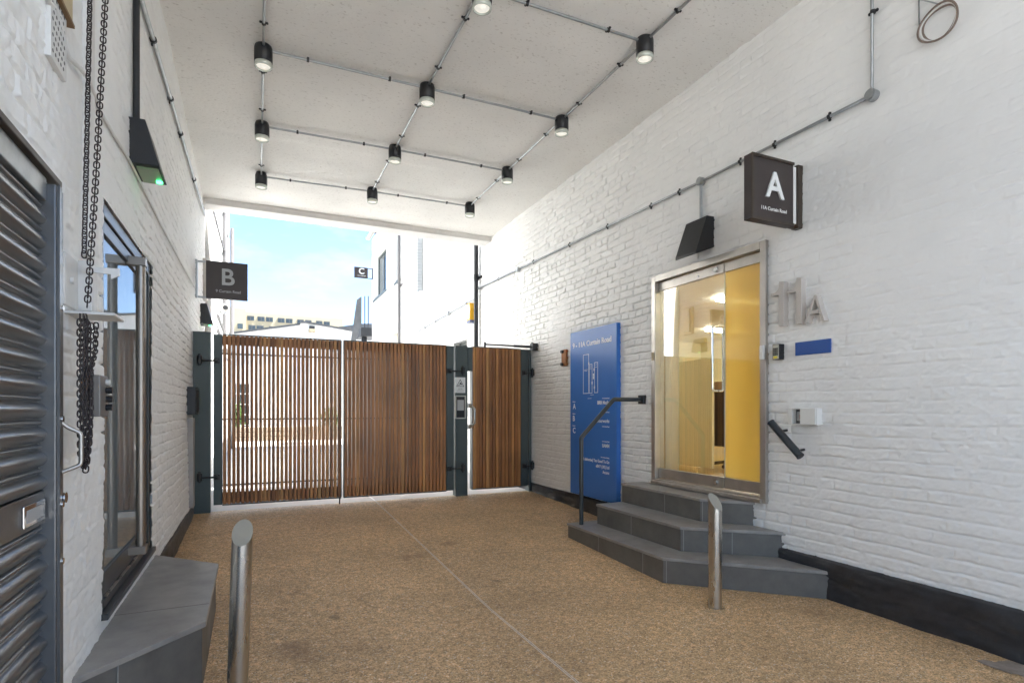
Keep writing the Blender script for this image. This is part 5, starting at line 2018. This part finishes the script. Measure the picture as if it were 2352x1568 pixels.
# box and pipe by the gate on the left wall
jb = thing('black_box', (XL, 6.9, 1.24), 'black box on the left wall just before the gate post', 'box')
q = on_x(432, 920, XL)
MB().box(XL - .01, XL + .075, 6.62, 6.95, on_x(432, 952, XL).z, on_x(432, 888, XL).z, .004).build('case', BLACK, jb)
MB().box(XL + .076, XL + .082, 6.66, 6.91, 1.27, 1.50, .002).build('cover', RUBBER, jb)
tr = MB().box(XL - .01, XL + .045, 6.70, 6.86, .28, on_x(432, 960, XL).z, .004).build('trunking', mk('grey_trunking', (.40, .38, .36), .5, var=(6, .2)))
tag(tr, 'grey vertical trunking under the black box beside left gate post', 'trunking')

# ================================================================== LIGHT
world = bpy.data.worlds.new('World')
SC.world = world
world.use_nodes = True
nt = world.node_tree
N, L = nt.nodes, nt.links
bg = N['Background']
sky = N.new('ShaderNodeTexSky')
sky.sky_type = 'NISHITA'
sky.sun_disc = False
SUN_EL, SUN_AZ = math.radians(58), math.radians(95)     # azimuth from +Y towards +X
sky.sun_elevation = SUN_EL
sky.sun_rotation = SUN_AZ
sky.air_density = 1.0
sky.dust_density = 0.2
sky.altitude = 2500
sky.ozone_density = 2.5
tc = N.new('ShaderNodeTexCoord')
mp = N.new('ShaderNodeMapping')
mp.inputs['Scale'].default_value = (2.2, 2.2, 6.0)
L.new(tc.outputs['Generated'], mp.inputs['Vector'])
nz = N.new('ShaderNodeTexNoise')
nz.inputs['Scale'].default_value = 2.4
nz.inputs['Detail'].default_value = 8
nz.inputs['Roughness'].default_value = 0.6
L.new(mp.outputs['Vector'], nz.inputs['Vector'])
mr = N.new('ShaderNodeMapRange')
mr.inputs['From Min'].default_value = 0.50
mr.inputs['From Max'].default_value = 0.78
mr.inputs['To Max'].default_value = 0.38
L.new(nz.outputs['Fac'], mr.inputs['Value'])
mx = N.new('ShaderNodeMix')
mx.data_type = 'RGBA'
mx.inputs['B'].default_value = (3.6, 3.7, 3.85, 1)
L.new(mr.outputs['Result'], mx.inputs['Factor'])
L.new(sky.outputs['Color'], mx.inputs['A'])
L.new(mx.outputs['Result'], bg.inputs['Color'])
bg.inputs['Strength'].default_value = 0.05

sd = bpy.data.lights.new('sun', 'SUN')
sd.energy = 5.0
sd.angle = math.radians(0.5)
sd.color = (1.0, 0.985, 0.965)
so = bpy.data.objects.new('sun', sd)
COL.objects.link(so)
dirv = Vector((math.sin(SUN_AZ) * math.cos(SUN_EL), math.cos(SUN_AZ) * math.cos(SUN_EL), math.sin(SUN_EL)))
so.rotation_euler = dirv.to_track_quat('Z', 'Y').to_euler()
so.location = (0, 0, 20)

# ================================================================== CAMERA
cd = bpy.data.cameras.new('camera')
cd.sensor_width = 36
cd.lens = F / 2352 * 36
cd.shift_y = (HY - 784) / 2352
cd.clip_start = 0.02
cd.clip_end = 2500
co = bpy.data.objects.new('camera', cd)
co.location = (0, 0, CZ)
co.rotation_euler = (math.pi / 2, 0, -TH)
COL.objects.link(co)
SC.camera = co

SC.view_settings.view_transform = 'Standard'
SC.view_settings.look = 'None'
SC.view_settings.gamma = 1
SC.view_settings.exposure = 3.3
SC.cycles.max_bounces = 16
SC.cycles.diffuse_bounces = 10
SC.cycles.glossy_bounces = 6
SC.cycles.transparent_max_bounces = 12
SC.cycles.use_denoising = True
SC.cycles.caustics_reflective = False
SC.cycles.caustics_refractive = False
SC.cycles.sample_clamp_indirect = 8
